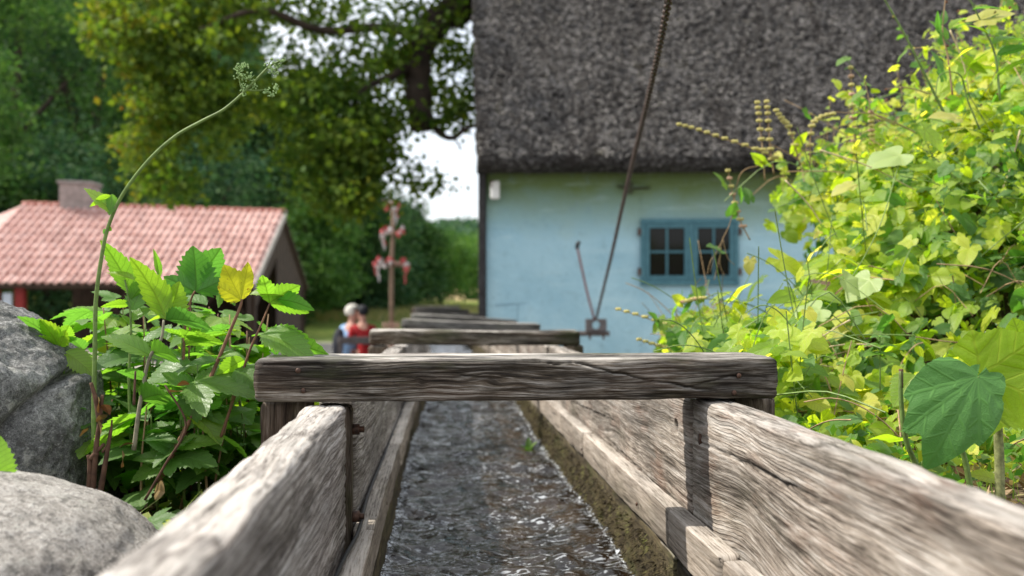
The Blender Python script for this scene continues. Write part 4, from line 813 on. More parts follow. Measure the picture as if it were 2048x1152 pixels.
# ================================================================ ROCKS
def rock(name, c, r, seed, mat, label, n=110, rough=.16, flat=None, cut=(), cracks=(), fine=1.0):
    th = np.linspace(0, 2 * math.pi, n, endpoint=False); ph = np.linspace(.0001, math.pi - .0001, n // 2); PH, TH_ = np.meshgrid(ph, th, indexing='ij')
    D = np.stack([np.sin(PH) * np.cos(TH_), np.sin(PH) * np.sin(TH_), np.cos(PH)], -1); x, y, z = D[..., 0], D[..., 1], D[..., 2]
    k = 1 + rough * (fbm(x * 1.3 + seed, y * 1.3, z * 1.3, seed, 4) - .5) * 2 + .05 * (fbm(x * 6, y * 6, z * 6, seed + 1, 4) - .5) + .012 * (fbm(x * 30, y * 30, z * 30, seed + 2, 3) - .5)
    P = D * k[..., None] * np.array(r)
    for (nx, ny, nz_, dst) in cut:                      # broken faces
        q = np.array([nx, ny, nz_]); q = q / np.linalg.norm(q); dd = P @ q + .02 * (fbm(P[..., 0] * 9, P[..., 1] * 9, P[..., 2] * 9, seed + 7, 4) - .5) ; P = P - np.maximum(dd - dst, 0)[..., None] * q * .93
    for (nx, ny, nz_, dst) in cracks:
        q = np.array([nx, ny, nz_]); q = q / np.linalg.norm(q); dd = P @ q - dst + .05 * (fbm(P[..., 0] * 7, P[..., 1] * 7, P[..., 2] * 7, seed + 17, 4) - .5); P = P - D * (.035 * np.exp(-(dd / .009) ** 2) + .012 * np.exp(-(dd / .03) ** 2))[..., None]
    P = P + D * fine * (.010 * (fbm(P[..., 0] * 14, P[..., 1] * 14, P[..., 2] * 14, seed + 9, 4) - .5) + .004 * (fbm(P[..., 0] * 60, P[..., 1] * 60, P[..., 2] * 60, seed + 11, 3) - .5))[..., None]
    F = np.concatenate([grid_faces(n // 2, n, True)])
    return tag(mesh(name, P + np.array(c), F[:, :].copy(), mat, None, True), label, 'boulder')
def stone_mat(name, stops, green, sc=1):
    s = NT(name); o = s.pos(); n1 = s.noise(o, 9 * sc, 6, .65); n2 = s.noise(o, 90 * sc, 5, .7); n3 = s.noise(o, 320 * sc, 3, .7); n4 = s.noise(o, 5, 4, .6)
    c = s.ramp(s.ma('ADD', s.ma('MULTIPLY', n1, .35), s.ma('ADD', s.ma('MULTIPLY', n2, .35), s.ma('MULTIPLY', n3, .30))), stops)
    c = s.mix(s.mr(n4, .52, .68, 0, green), c, (.08, .085, .05)); c = s.mix(s.mr(n2, .60, .68, 0, .5), c, (.55, .54, .52)); c = s.mix(s.mr(n3, .30, .40, .8, 0), c, (.03, .03, .032))
    n5 = s.noise(o, 42 * sc, 4, .75); c = s.mix(s.mr(n5, .54, .62, 0, .6), c, (.07, .068, .062)); n6 = s.noise(s.add(o, (4, 4, 4)), 24, 5, .7); c = s.mix(s.mr(n6, .58, .66, 0, .5), c, (.46, .45, .40))
    v = s.n('ShaderNodeTexVoronoi', {'Vector': o, 'Scale': 75 * sc}, feature='F1').outputs[0]
    return s.done(s.bsdf(c, .85, s.bump(s.ma('ADD', s.ma('ADD', s.ma('MULTIPLY', n1, 1.5), n2), s.ma('MULTIPLY', n3, .4)), .010), .3))
st1 = stone_mat('granite', [(.40, (.09, .08, .07)), (.49, (.32, .295, .265)), (.60, (.56, .53, .49))], .15)
st2 = stone_mat('dark_granite', [(.39, (.045, .045, .043)), (.49, (.15, .15, .145)), (.60, (.38, .375, .36))], .35)
p = W(25, 1165, 1.50); rock('boulder', (p.x - .12, p.y - .03, p.z - .035), (.35, .42, .20), 4, st1, 'pale speckled rounded boulder in the near left corner', 220, .05)
p = W(-62, 830, 2.15); rock('boulder', (p.x, p.y, p.z - .10), (.27, .30, .42), 9, st2, 'tall dark broken-faced boulder behind the pale one at left edge', 360, .22, None, ((.75, -.6, .1, .215), (-.15, -.95, .25, .21), (.55, -.2, .85, .265), (.95, -.1, .0, .235), (.1, -.5, .9, .28)), ((.75, .1, -.65, .03),), 3.4)
p = W(235, 885, 2.6); rock('boulder', (p.x, p.y, p.z - .06), (.12, .14, .14), 14, st2, 'small grey stone half hidden among the stems behind the dark boulder', 90, .12)

p = W(420, 690, 21); rock('boulder', (p.x, p.y, -1.42), (.42, .36, .30), 23, st1, 'small pale stone lying in the yard before the open shed', 60, .2)
# ================================================================ LEAVES
def leaf_mesh(name, lobes, NA=60, NR=9, serr=.10, fold=.35, droop=.25, sf=9, amax=150, puck=.02, seed=0, curlside=0.0):
    """one leaf: base at the origin, tip along +y, length 1; lobes = (degrees from +y, length, half width)"""
    th = np.radians(np.linspace(-amax, amax, NA)); rs = np.linspace(.01, 1.15, 150); Rm = np.full(NA, .03)
    hwf = lambda t: np.sin(math.pi * np.clip(t, 0, 1) ** .78) ** .85
    for (a, Ln, wd) in lobes:
        a = math.radians(a)
        for i, t in enumerate(th):
            x = rs * math.sin(t - a); y = rs * math.cos(t - a); saw = 1 + serr * ((y * sf / 1.0) % 1.0 - .5) * 2 * (y < Ln)
            ok = (y > 0) & (y < Ln) & (np.abs(x) < wd * hwf(y / Ln) * saw + .004)
            if ok.any(): Rm[i] = max(Rm[i], rs[ok].max())
    tt = np.linspace(0, 1, NR); Rg, Tg = np.meshgrid(tt, th, indexing='ij'); r = Rg * Rm[None]; X = r * np.sin(Tg); Y = r * np.cos(Tg)
    ang = np.array([math.radians(l[0]) for l in lobes]); near = np.argmin(np.abs(th[:, None] - ang[None]), 1); da = th - ang[near]
    s_ = r * np.cos(da)[None]; w_ = r * np.sin(da)[None]
    Z = fold * np.abs(w_) * (1 - .4 * s_) - droop * (X ** 2 + Y ** 2) + puck * np.sin(s_ * 40 - np.abs(w_) * 30) * Rg * .5 + .05 * (fbm(X * 3, Y * 3, 0, seed, 3) - .5) * Rg + curlside * X
    V = np.stack([X, Y, Z], -1).reshape(-1, 3)
    me = mesh(name, V, grid_faces(NR, NA)[:, ::-1].copy(), None, None, True, {'lw': ('POINT', 'FLOAT_VECTOR', np.stack([s_, w_, 0 * s_], -1).reshape(-1, 3))})
    d = me.data; bpy.data.objects.remove(me); return d
def with_mat(d, mat): d2 = d.copy(); d2.materials.clear(); d2.materials.append(mat); return d2
def place(d, name, base, tip, nrm, parent, wid=1.0):   # leaf from base to tip, upper side towards nrm
    base = Vector(base); y = Vector(tip) - base; Ln = y.length; y.normalize(); nrm = Vector(nrm); z = (nrm - y * nrm.dot(y)).normalized(); x = y.cross(z)
    M = Matrix((x * Ln * wid, y * Ln, z * Ln)).transposed().to_4x4(); M.translation = base
    o = bpy.data.objects.new(name, d); C.objects.link(o); o.matrix_basis = M; return par(o, parent)
g_ms = leaf_mat('meadow_leaf', [(.0, (.055, .15, .03)), (.4, (.090, .20, .028)), (.8, (.13, .25, .022)), (1, (.20, .30, .02))], trans=.52, tcol=2.7, rough=.42, gloss=.55, F=9, G=.9, vein=.85)
g_yel = leaf_mat('yellowing_leaf', [(.0, (.22, .26, .02)), (1, (.30, .28, .02))], trans=.6, tcol=2.4, spots=.9)
g_vine = leaf_mat('bindweed_leaf', [(.0, (.035, .11, .025)), (.28, (.08, .19, .03)), (.46, (.22, .32, .018)), (.66, (.38, .45, .025)), (.86, (.56, .53, .07)), (1, (.55, .42, .14))], trans=.53, tcol=2.4, rough=.42, gloss=.42, patch=(1.3, .62), F=7)
g_big = leaf_mat('big_leaf_green', [(.0, (.045, .18, .03)), (1, (.05, .19, .03))], trans=.25, tcol=1.8, rough=.42, gloss=.38, F=5, G=.9, vein=1.0)
g_bigy = leaf_mat('big_leaf_yellow', [(.0, (.20, .33, .02)), (1, (.24, .36, .02))], trans=.6, tcol=1.7, rough=.45, F=5, G=.9, vein=.9)
stem_g = plain('green_stem', (.13, .20, .05), .55, .35, 60); stem_r = plain('red_stem', (.17, .085, .05), .6, .4, 50); stem_d = plain('dry_stem', (.30, .20, .11), .8, .4, 60); stem_b = plain('brown_dead', (.085, .045, .028), .9, .5, 50); straw = plain('straw', (.50, .40, .24), .8, .3, 40)
L3 = [leaf_mesh('lobed', lb, 171, 10, .16, .30, .22, 9, 120, .012, sd) for sd, lb in enumerate([
    [(0, 1.0, .24), (-50, .85, .21), (50, .85, .21)], [(0, 1.0, .25), (-42, .9, .2), (44, .82, .22), (-100, .4, .14), (100, .4, .14)], [(0, 1.0, .33), (-60, .62, .22), (60, .62, .22)]])]
L1 = [leaf_mesh('lance', [(0, 1.0, w_)], 121, 10, .16, .40, .35, 11, 88, .012, 20 + i) for i, w_ in enumerate((.22, .28, .34))]
HEART = [leaf_mesh('heart', lb, 37, 5, 0.0, .30, dr, 9, 165, .0, 40 + i) for i, (lb, dr) in enumerate([([(0, 1, .33), (-75, .42, .24), (75, .42, .24), (-135, .36, .15), (135, .36, .15)], .25), ([(0, 1, .27), (-90, .36, .2), (90, .36, .2), (-140, .42, .13), (140, .42, .13)], .35), ([(0, 1, .42), (-70, .5, .3), (70, .5, .3)], .15)])]
L3g = [with_mat(d, g_ms) for d in L3]; L1g = [with_mat(d, g_ms) for d in L1]; HG = [with_mat(d, g_vine) for d in HEART]
def stem(name, pts, r0, r1, mat, parent, k=6, n=7):
    P = spline(pts, k); m = MB(); m.tube(P, np.linspace(r0, r1, len(P)), n); return m.build(name, mat, parent, True)
AW = Vector((.15, .75, .65))                            # upper side turned away: we look at the lit-through underside
TO = Vector((.1, -.55, .85))                            # upper side turned to us
def leaves(root, lst, d0=2.1):
    for (bx, by, tx, ty, knd, side, dd, dt, wid) in lst:
        b = W(bx, by, d0 + dd); t = W(tx, ty, d0 + dt); n_ = (AW if side == 'u' else TO) + Vector((random.uniform(-.25, .25), random.uniform(-.2, .2), random.uniform(-.1, .1)))
        place(knd, 'leaf', b, t, n_, root, wid)
GRP = 'leafy meadow plants left of the flume'
# tall bent flower stalk
fs = thing('flower_stalk', 'tall thin stalk arching right, tipped with small green bud clusters, highest of the left plants', 'flower stalk', W(190, 960, 2.15))
d_ = 2.12
SP = [(186, 985), (188, 800), (190, 690), (192, 600), (203, 515), (217, 452), (246, 388), (296, 322), (350, 273), (402, 243), (446, 220), (482, 190), (512, 160), (540, 132), (562, 122)]
stem('stalk', [W(x, y, d_) for x, y in SP], .0052, .0022, stem_g, fs, 6, 8)
stem('side_branch', [W(492, 180, d_), W(510, 181, d_), W(530, 180, d_)], .002, .0014, stem_g, fs); stem('side_branch', [W(487, 186, d_), W(480, 165, d_), W(476, 138, d_)], .0018, .001, stem_g, fs); stem('side_branch', [W(535, 136, d_), W(541, 122, d_)], .0018, .001, stem_g, fs)
bud = plain('green_bud', (.24, .36, .13), .6, .4, 200)
for (cx0, cy0, rx, ry, n) in ((484, 133, 13, 9, 30), (478, 148, 9, 16, 34), (497, 155, 13, 9, 28), (485, 172, 9, 10, 22), (508, 171, 7, 7, 10), (543, 138, 14, 8, 26), (556, 130, 12, 9, 26), (566, 122, 6, 4, 10), (548, 146, 8, 5, 12), (533, 182, 9, 7, 18), (542, 190, 8, 6, 14), (551, 176, 7, 9, 20), (488, 190, 5, 4, 6), (543, 119, 4, 3, 6)):
    m = MB()
    for _ in range(n): m.ball(W(cx0 + random.gauss(0, rx * .5), cy0 + random.gauss(0, ry * .5), d_ + random.gauss(0, .006)), random.uniform(.0014, .0023), 6, 5)
    for _ in range(5): m.tube([W(cx0, cy0 + ry * .6, d_), W(cx0 + random.gauss(0, rx * .5), cy0 + random.gauss(0, ry * .4), d_)], .0006, 4)
    m.build('bud_cluster', bud, fs, True)
leaves(fs, [(226, 428, 180, 367, L1g[1], 't', 0, -.02, .8), (222, 392, 178, 405, L1g[0], 'u', 0, -.01, .9), (224, 388, 222, 432, L1g[1], 'u', 0, 0, 1), (214, 460, 206, 466, L1g[2], 'u', 0, 0, 1.6), (216, 462, 221, 452, L1g[2], 'u', 0, 0, 1.5)], 2.12)
# stems with hand-set leaves
def plant(label, path, r, mat, lst, d0=2.1, nm='leafy_plant'):
    root = thing(nm, label, 'plant', W(path[0][0], path[0][1], d0), GRP)
    stem('stem', [W(x, y, d0 + (i * .0)) for i, (x, y) in enumerate(path)], r, r * .5, mat, root); leaves(root, lst, d0); return root
A, B, D_ = L3g; a1, b1, c1 = L1g
yp = plant('leafy plant with a yellow brown-spotted torn leaf at its tip, nearest the flume', [(318, 965), (352, 895), (400, 800), (430, 735), (458, 668), (480, 615), (484, 598)], .0055, stem_r,
      [(388, 762, 515, 772, A, 't', -.02, -.06, 1.0), (392, 800, 345, 735, c1, 't', 0, -.03, 1.2), (402, 762, 368, 860, c1, 't', 0, -.03, .9), (433, 722, 375, 718, b1, 't', 0, -.03, .8), (437, 716, 470, 698, b1, 't', 0, -.02, 1.0), (352, 905, 300, 870, c1, 't', 0, -.03, 1.0), (350, 895, 428, 866, a1, 't', 0, -.02, 1.0), (345, 915, 430, 915, D_, 't', 0, -.04, 1.0), (335, 930, 258, 945, c1, 't', 0, -.03, 1.2), (400, 812, 450, 790, c1, 'u', .03, .02, 1), (333, 920, 268, 905, b1, 't', 0, -.02, 1)])
gy = with_mat(leaf_mesh('lobed', [(0, 1.0, .34), (-34, 1.02, .2), (32, .68, .25)], 73, 12, .14, .25, .10, 11, 120, .02, 9), g_yel)
place(gy, 'leaf', W(482, 600, 2.1), W(450, 528, 2.09), (.15, .9, .3), yp, 1.15)['label'] = 'yellow leaf with brown spots and torn edge'
plant('leafy plant with a large upright three-lobed leaf standing against the shed roof', [(372, 900), (365, 800), (368, 700), (372, 640), (382, 600), (390, 582)], .004, stem_r,
      [(391, 584, 395, 492, D_, 'u', 0, .0, 1.35), (388, 578, 440, 490, c1, 'u', .02, .02, 1.1), (372, 650, 340, 600, b1, 'u', .0, 0, 1), (368, 690, 455, 662, c1, 'u', 0, -.02, .7), (440, 555, 480, 610, B, 'u', .04, .03, .9)], 2.16)
plant('leafy plant with a pale folded leaf group and a smooth grey bent stem', [(268, 900), (280, 810), (298, 720), (322, 680), (328, 640)], .0052, plain('grey_stem', (.22, .20, .14), .6, .4, 50),
      [(331, 638, 292, 515, a1, 'u', 0, .02, 1.15), (331, 638, 366, 572, c1, 'u', .0, .03, 1.2), (332, 640, 436, 630, b1, 'u', 0, -.02, 1.1), (302, 705, 372, 700, c1, 'u', 0, -.03, 1.1), (300, 712, 216, 655, b1, 't', 0, -.03, .9), (280, 800, 350, 770, c1, 'u', 0, -.03, 1), (290, 760, 240, 730, b1, 'u', 0, -.02, 1)], 2.08)
plant('leafy plant with a bright spreading three-lobed leaf in front of the shed gable', [(440, 880), (470, 790), (500, 700), (522, 650), (540, 606)], .0036, stem_r,
      [(540, 606, 600, 560, A, 'u', 0, -.02, 1.25), (545, 598, 642, 602, a1, 'u', 0, -.02, .9), (500, 590, 560, 572, b1, 't', 0, -.02, .9), (527, 668, 622, 690, c1, 't', 0, -.06, .95), (530, 690, 672, 676, b1, 'u', .05, .02, 1.1), (480, 735, 520, 768, c1, 't', 0, -.05, 1.2), (488, 720, 430, 745, c1, 'u', 0, 0, 1), (508, 640, 470, 628, b1, 't', 0, 0, .9)], 2.12)
plant('leafy plant with a green lobed leaf hanging over the tall dark boulder', [(150, 870), (135, 780), (122, 720), (118, 696)], .0035, stem_g,
      [(118, 694, 88, 634, D_, 'u', 0, 0, 1.2), (118, 694, 58, 618, b1, 'u', .02, .0, 1), (118, 692, 142, 640, b1, 'u', .02, .0, 1.1), (120, 700, 60, 665, c1, 'u', 0, 0, 1), (165, 700, 135, 655, c1, 'u', .05, 0, 1), (130, 705, 195, 740, c1, 't', 0, 0, 1.1)], 2.22)
plant('leafy plant with narrow upright leaves, right of the tall flower stalk', [(262, 880), (258, 760), (262, 660), (258, 600), (250, 560)], .0035, stem_g,
      [(262, 590, 228, 478, a1, 'u', .03, .03, 1.1), (262, 600, 300, 545, b1, 'u', 0, 0, .9), (268, 560, 218, 530, a1, 't', 0, 0, .9), (262, 610, 208, 602, a1, 'u', 0, 0, .9), (265, 620, 285, 560, c1, 't', 0, 0, 1), (262, 640, 295, 610, c1, 't', 0, 0, 1), (300, 560, 275, 510, a1, 'u', 0, 0, .8), (318, 555, 315, 498, a1, 'u', .02, .02, .6)], 2.2)
# filling stems
rs = random.Random(5)
for i in range(72):
    bx = rs.uniform(175, 540); top = rs.uniform(600, 860) + max(0, bx - 480) * .8; d0 = rs.uniform(2.08, 2.75); base_y = 600 + 560 / d0 * 2.1 * .78
    if bx > 440: d0 = rs.uniform(2.25, 2.75)
    tx = bx + rs.uniform(-35, 50); path = [(bx, max(base_y, top + 120)), ((bx + tx) / 2 + rs.uniform(-8, 8), (top + base_y) / 2), (tx, top)]
    side_txt = 'small leafy stem deep in the leafy clump between the boulders and the flume'
    root = thing('leafy_plant', side_txt, 'plant', W(bx, base_y, d0), GRP); root['group'] = 'small leafy stems deep in the left clump'
    SPp = spline([W(x, y, d0) for x, y in path], 6); m = MB(); m.tube(SPp, np.linspace(.0035, .0016, len(SPp)), 5); m.build('stem', rs.choice((stem_g, stem_r, stem_d)), root, True)
    for k in range(rs.randint(7, 11)):
        q = SPp[min(len(SPp) - 1, int(len(SPp) * rs.uniform(.25, 1)))]; a = rs.uniform(0, 6.28); el = rs.uniform(-.35, .5); ln_ = rs.uniform(.055, .105) * (1 if k else 1.1)
        dv = Vector((math.cos(a) * math.cos(el), math.sin(a) * math.cos(el), math.sin(el))) * ln_; nn = Vector((rs.uniform(-.4, .4), rs.uniform(-.55, .55), 1))
        q2 = q + dv * .35; mm = rs.choice(L3g + L1g + L1g); place(mm, 'leaf', q2 if mm in L3g else q + dv * .1, q2 + dv, nn, root, rs.uniform(.85, 1.2))
# dead brown stubs beside the boulder
ds = thing('dead_stems', 'brown broken dead stems standing beside the dark boulder, with curled dry leaves', 'dead plant', W(200, 960, 2.0))
for (P_) in ([(185, 990), (192, 900), (200, 840), (205, 790)], [(200, 990), (212, 920), (222, 860)], [(178, 990), (180, 930), (176, 910)], [(200, 845), (192, 800), (182, 765)], [(205, 905), (220, 880), (224, 840)], [(290, 1000), (330, 930), (372, 850), (330, 770)], [(268, 810), (271, 742)], [(195, 905), (180, 918), (208, 888)]):
    stem('stem', [W(x, y, 2.02) for x, y in P_], .0065 if P_[0][0] < 205 else .003, .0035 if P_[0][0] < 205 else .002, stem_b, ds)
dl = with_mat(L1[2], leaf_mat('dead_leaf', [(0, (.10, .045, .02)), (1, (.24, .11, .05))], trans=.2, tcol=1.1, vein=.3))
for (x, y, x2, y2) in ((200, 800, 190, 822), (205, 810, 222, 822), (198, 830, 210, 845), (355, 770, 375, 762), (340, 778, 362, 790), (240, 895, 262, 880), (250, 910, 235, 930), (165, 860, 172, 872), (205, 850, 190, 860), (330, 985, 300, 975)): place(dl, 'leaf', W(x, y, 2.0), W(x2, y2, 2.02), (random.uniform(-1, 1), -.4, random.uniform(-.2, 1)), ds, 1.3)
tag(place(with_mat(L3[1], g_ms), 'fallen_leaf', W(300, 1045, 1.72), W(350, 1022, 1.72), (0, -.4, 1), None, 1.2), 'pale serrated leaf lying between the boulder and the left plank', 'leaf')
# small weed growing out of the water
wd_ = thing('water_weed', 'small bright green weed growing out of the running water beside the right rail', 'plant', W(1058, 905, 4.6))
q = W(1058, 912, 4.9); 
for (dx_, dz_, yy_) in ((-.07, .015, 0), (.075, .02, 0), (0, .07, 0), (-.03, .05, -.03), (.03, .035, .05), (.05, -.04, 0), (-.05, .03, .05), (.02, .06, -.02)):
    place(L1g[1], 'leaf', q + Vector((0, 0, .02)), q + Vector((dx_, yy_, .02 + dz_)), (0, -.3, 1), wd_, .9)
stem('stem', [q + Vector((0, 0, -.08)), q + Vector((0, 0, .03))], .004, .003, stem_g, wd_)

# ================================================================ RIGHT BANK: VINES
def bank_points(n, rg, xr, yr, hmax):
    Y = rg.uniform(*yr, n * 5 + 400); X = rg.uniform(*xr, n * 5 + 400) + .27 * (Y - 4); P = np.stack([X, Y, mound(X, Y) + rg.beta(1.6, 1.3, len(X)) * hmax - .02], -1)
    return P[(X > .155 * Y + .34 + .28 * smooth((P[:, 2] + .14) / .12) + .30 * smooth((P[:, 2] + .10) / .12) * smooth((Y - 2.8) / .8) + .04 * rg.normal(0, 1, len(X)))][:n]   # the bank keeps clear of the house window
def vine(label, xr, yr, n_parts, n_rest, hmax, size, seed, sprig=30):
    rg = np.random.default_rng(seed); root = thing('bindweed', label, 'climbing plant', (sum(xr) / 2, sum(yr) / 2, float(mound(sum(xr) / 2, sum(yr) / 2))))
    def orient(p, rg):
        a = rg.uniform(0, 6.28); dv = Vector((math.cos(a) - .25, math.sin(a) * .8 - .35, rg.uniform(-1.1, .1))).normalized(); nn = Vector((-.35 + rg.normal(0, .45), -.5 + rg.normal(0, .55), .75 + rg.normal(0, .3))); return dv, nn
    P = bank_points(n_parts, rg, xr, yr, hmax)
    for p in P:
        dv, nn = orient(p, rg); ln_ = size * rg.uniform(.5, 1.35); p = Vector(p) + Vector((0, 0, .01)); place(HG[rg.integers(0, 3)], 'leaf', p, p + dv * ln_, nn, root, rg.uniform(.85, 1.25))
    # the rest of the same leaves, past the limit, in one mesh
    src = []
    for d in HEART:
        n = len(d.vertices); co = np.zeros(n * 3); d.vertices.foreach_get('co', co); lw = np.zeros(n * 3); d.attributes['lw'].data.foreach_get('vector', lw); li = np.zeros(len(d.loops), int); d.loops.foreach_get('vertex_index', li); src.append((co.reshape(-1, 3), lw.reshape(-1, 3), li.reshape(-1, 4)))
    # thin copies: every other ring
    P = bank_points(n_rest, rg, xr, yr, hmax * .95); V = []; sprigs = []; extra = []
    for _ in range(sprig):                            # loose shoots standing off the mass
        b0 = bank_points(1, rg, xr, yr, hmax)[0]; l = rg.uniform(.12, .34); dx_, dy_ = rg.normal(.0, .5), rg.normal(-.1, .4); bend = rg.uniform(-.3, .9)
        sp_ = [b0 + l * np.array([dx_ * t, dy_ * t, t - bend * t * t * .8]) for t in np.linspace(0, 1, 5)]; sprigs.append(sp_)
        for t in np.linspace(.2, 1, rg.integers(5, 10)): q = t * 4; i0 = min(3, int(q)); extra.append(sp_[i0] * (1 - q + i0) + sp_[i0 + 1] * (q - i0) + rg.normal(0, .008, 3))
    nbig = len(P)
    extra = [e for e in extra if e[0] > .155 * e[1] + .60 + .30 * (e[2] > -.05)]
    if extra: P = np.concatenate([P, np.array(extra)]); F = []; Lw = []; rn = []; base = 0
    for pi, p in enumerate(P):
        co, lw, f = src[rg.integers(0, 3)]; dv, nn = orient(p, rg); y = dv; z = (nn - y * nn.dot(y)).normalized(); x = y.cross(z); ln_ = size * rg.uniform(.35, 1.25) * (1 if pi < nbig else .6)
        Mx = np.array([tuple(x * rg.uniform(.85, 1.2)), tuple(y), tuple(z)]) * ln_; V.append(co @ Mx + p); F.append(f + base); Lw.append(lw); rn.append(np.full(len(f), rg.random())); base += len(co)
    o = mesh('foliage', np.concatenate(V), np.concatenate(F), g_vine_a, root, True, {'lw': ('POINT', 'FLOAT_VECTOR', np.concatenate(Lw)), 'rnd': ('FACE', 'FLOAT', np.concatenate(rn))}); kind(o, 'stuff')
    m = MB()
    for sp_ in sprigs: m.tube(spline(sp_, 3), .0016, 4)
    for _ in range(int(n_parts * .28)):
        p = bank_points(1, rg, xr, yr, hmax)[0]; a = rg.uniform(0, 6.28); l = rg.uniform(.12, .4); pts_ = [p, p + np.array([math.cos(a) * l * .5, math.sin(a) * l * .5, rg.uniform(.0, .10)]), p + np.array([math.cos(a) * l, math.sin(a) * l, rg.uniform(-.1, .08)])]
        if min(q[0] - .155 * q[1] for q in pts_) < .38: continue
        m.tube(spline(pts_, 3), .0012 + .001 * rg.random(), 4)
    kind(m.build('stems', stem_d if seed % 2 else stem_g, root), 'stuff'); return root
g_vine_a = leaf_mat('bindweed_leaf_far', [(.0, (.03, .10, .025)), (.28, (.075, .18, .03)), (.46, (.21, .31, .018)), (.66, (.37, .44, .025)), (.86, (.54, .51, .07)), (1, (.53, .42, .14))], trans=.53, tcol=2.4, rough=.42, gloss=.42, patch=(1.3, .62), attr=True)
vine('green bindweed covering the lower bank right behind the big front leaf', (1.12, 2.7), (2.1, 3.1), 295, 1200, .12, .072, 11)
vine('yellow-green bindweed on the steep middle of the bank in front of the blue wall', (.95, 2.6), (2.9, 3.8), 295, 1400, .22, .072, 12, 90)
vine('yellow-tinged bindweed on top of the bank, leaves standing against the thatch', (.85, 2.6), (3.6, 4.9), 295, 1300, .24, .076, 13, 190)
vine('bindweed and young leaves crowding the foot of the bank beside the front crossbeam end', (.72, 1.35), (2.35, 4.1), 280, 500, .50, .066, 14, 20)
# protruding shoots of the bank
def shoot(label, pts, r, mat, d, name='wild_shoot', cat='wild plant', lv=(), burs=(), spikes=0, group=None, rr=.0065, lm=None):
    root = thing(name, label, cat, W(pts[0][0], pts[0][1], d), group); P = spline([W(x, y, d) for x, y in pts], 6); m = MB(); m.tube(P, np.linspace(r, r * .5, len(P)), 6); m.build('stem', mat, root, True)
    for (x, y, x2, y2, w_) in lv:
        place((lm or HG)[rs.randrange(3)], 'leaf', W(x, y, d), W(x2, y2, d + rs.uniform(-.04, .04)), (rs.uniform(-.5, .3), rs.uniform(-.7, .4), rs.uniform(.2, 1)), root, w_)
    for (x, y) in burs:
        m = MB(); c = W(x, y, d); m.ball(c, rr * .62, 8, 6)
        for k in range(34):
            v = Vector((rs.gauss(0, 1), rs.gauss(0, 1), rs.gauss(0, 1))).normalized(); s1 = v.orthogonal().normalized() * .0008; m.add([c + v * rr * .4 - s1, c + v * rr * .4 + s1, c + v * rr * 1.15], [(0, 1, 2)])
        m.build('seed_head', burm if (x + y) % 2 else burg, root)
    if spikes:                                        # whorls of calyces along the stem
        L_ = len(P); k0 = int(L_ * (1 - spikes))
        for i in range(k0, L_, 2 if L_ - k0 > 12 else 1):
            m = MB()
            for q in range(7):
                a = q * .9 + i; v = Vector((math.cos(a), math.sin(a), .35)) * rr * 1.5 * (1.15 - .5 * (i - k0) / max(1, L_ - k0)); m.ball(P[i] + v, rr * .75, 5, 4, (1, 1, 1.3))
            m.build('whorl', whm if i % 4 else whm2, root)
    return root
burm = plain('brown_bur', (.17, .08, .045), .9, .4, 200); burg = plain('olive_bur', (.24, .22, .06), .9, .4, 200); whm = plain('seed_whorl', (.50, .44, .16), .85, .4, 200); whm2 = plain('pink_whorl', (.50, .32, .22), .85, .4, 200)
SPK = 'flowering spikes of dead-nettle above the bank'
shoot('pinkish seed spike leaning far left across the thatch', [(1560, 320), (1500, 295), (1440, 275), (1390, 258), (1352, 248)], .0028, stem_d, 3.9, 'seed_spike', 'seed spike', (), (), .95, SPK)
shoot('left one of the two upright seed spikes before the thatch edge', [(1530, 360), (1524, 290), (1518, 235), (1514, 200)], .003, stem_d, 3.9, 'seed_spike', 'seed spike', ((1528, 330, 1505, 300, 1),), (), .8, SPK)
shoot('right one of the two upright seed spikes before the thatch edge', [(1548, 350), (1540, 290), (1536, 235), (1533, 198)], .003, stem_d, 3.95, 'seed_spike', 'seed spike', (), (), .8, SPK)
shoot('tall upright seed spike, highest of the spikes before the thatch', [(1712, 330), (1708, 260), (1704, 190), (1701, 136)], .003, stem_d, 3.8, 'seed_spike', 'seed spike', (), (), .85, SPK)
shoot('short pinkish seed spike right of the tallest one', [(1746, 330), (1744, 280), (1742, 225)], .003, stem_d, 3.8, 'seed_spike', 'seed spike', (), (), .9, SPK)
shoot('curved seed spike bending left behind the two upright spikes', [(1600, 330), (1580, 260), (1565, 240), (1550, 218)], .003, stem_d, 3.8, 'seed_spike', 'seed spike', ((1590, 300, 1610, 262, .8),), (), .8, SPK)
shoot('curved seed spike bending right over the top of the bank', [(1620, 330), (1622, 260), (1640, 236), (1672, 227)], .003, stem_d, 3.8, 'seed_spike', 'seed spike', (), (), .8, SPK)
shoot('hanging seed spike at the left edge of the bank over the blue wall', [(1500, 480), (1480, 440), (1466, 390), (1456, 342)], .003, stem_d, 3.9, 'seed_spike', 'seed spike', ((1500, 400, 1490, 372, 1), (1480, 380, 1488, 410, 1), (1450, 370, 1432, 340, .8)), (), .75, SPK)
shoot('long pinkish spike reaching left in front of the blue wall above the crossbeam', [(1480, 690), (1400, 670), (1340, 652), (1280, 632), (1228, 617)], .003, stem_d, 3.7, 'seed_spike', 'seed spike', ((1330, 640, 1305, 665, .8), (1320, 650, 1300, 622, .7), (1345, 635, 1350, 600, .8), (1400, 635, 1440, 665, .9), (1370, 610, 1355, 580, .8), (1390, 600, 1410, 570, .8)), (), .7, SPK)
shoot('short drooping spike low beside the crossbeam before the blue wall', [(1400, 700), (1350, 700), (1310, 690), (1272, 678)], .0028, stem_d, 3.7, 'seed_spike', 'seed spike', (), (), .8, SPK)
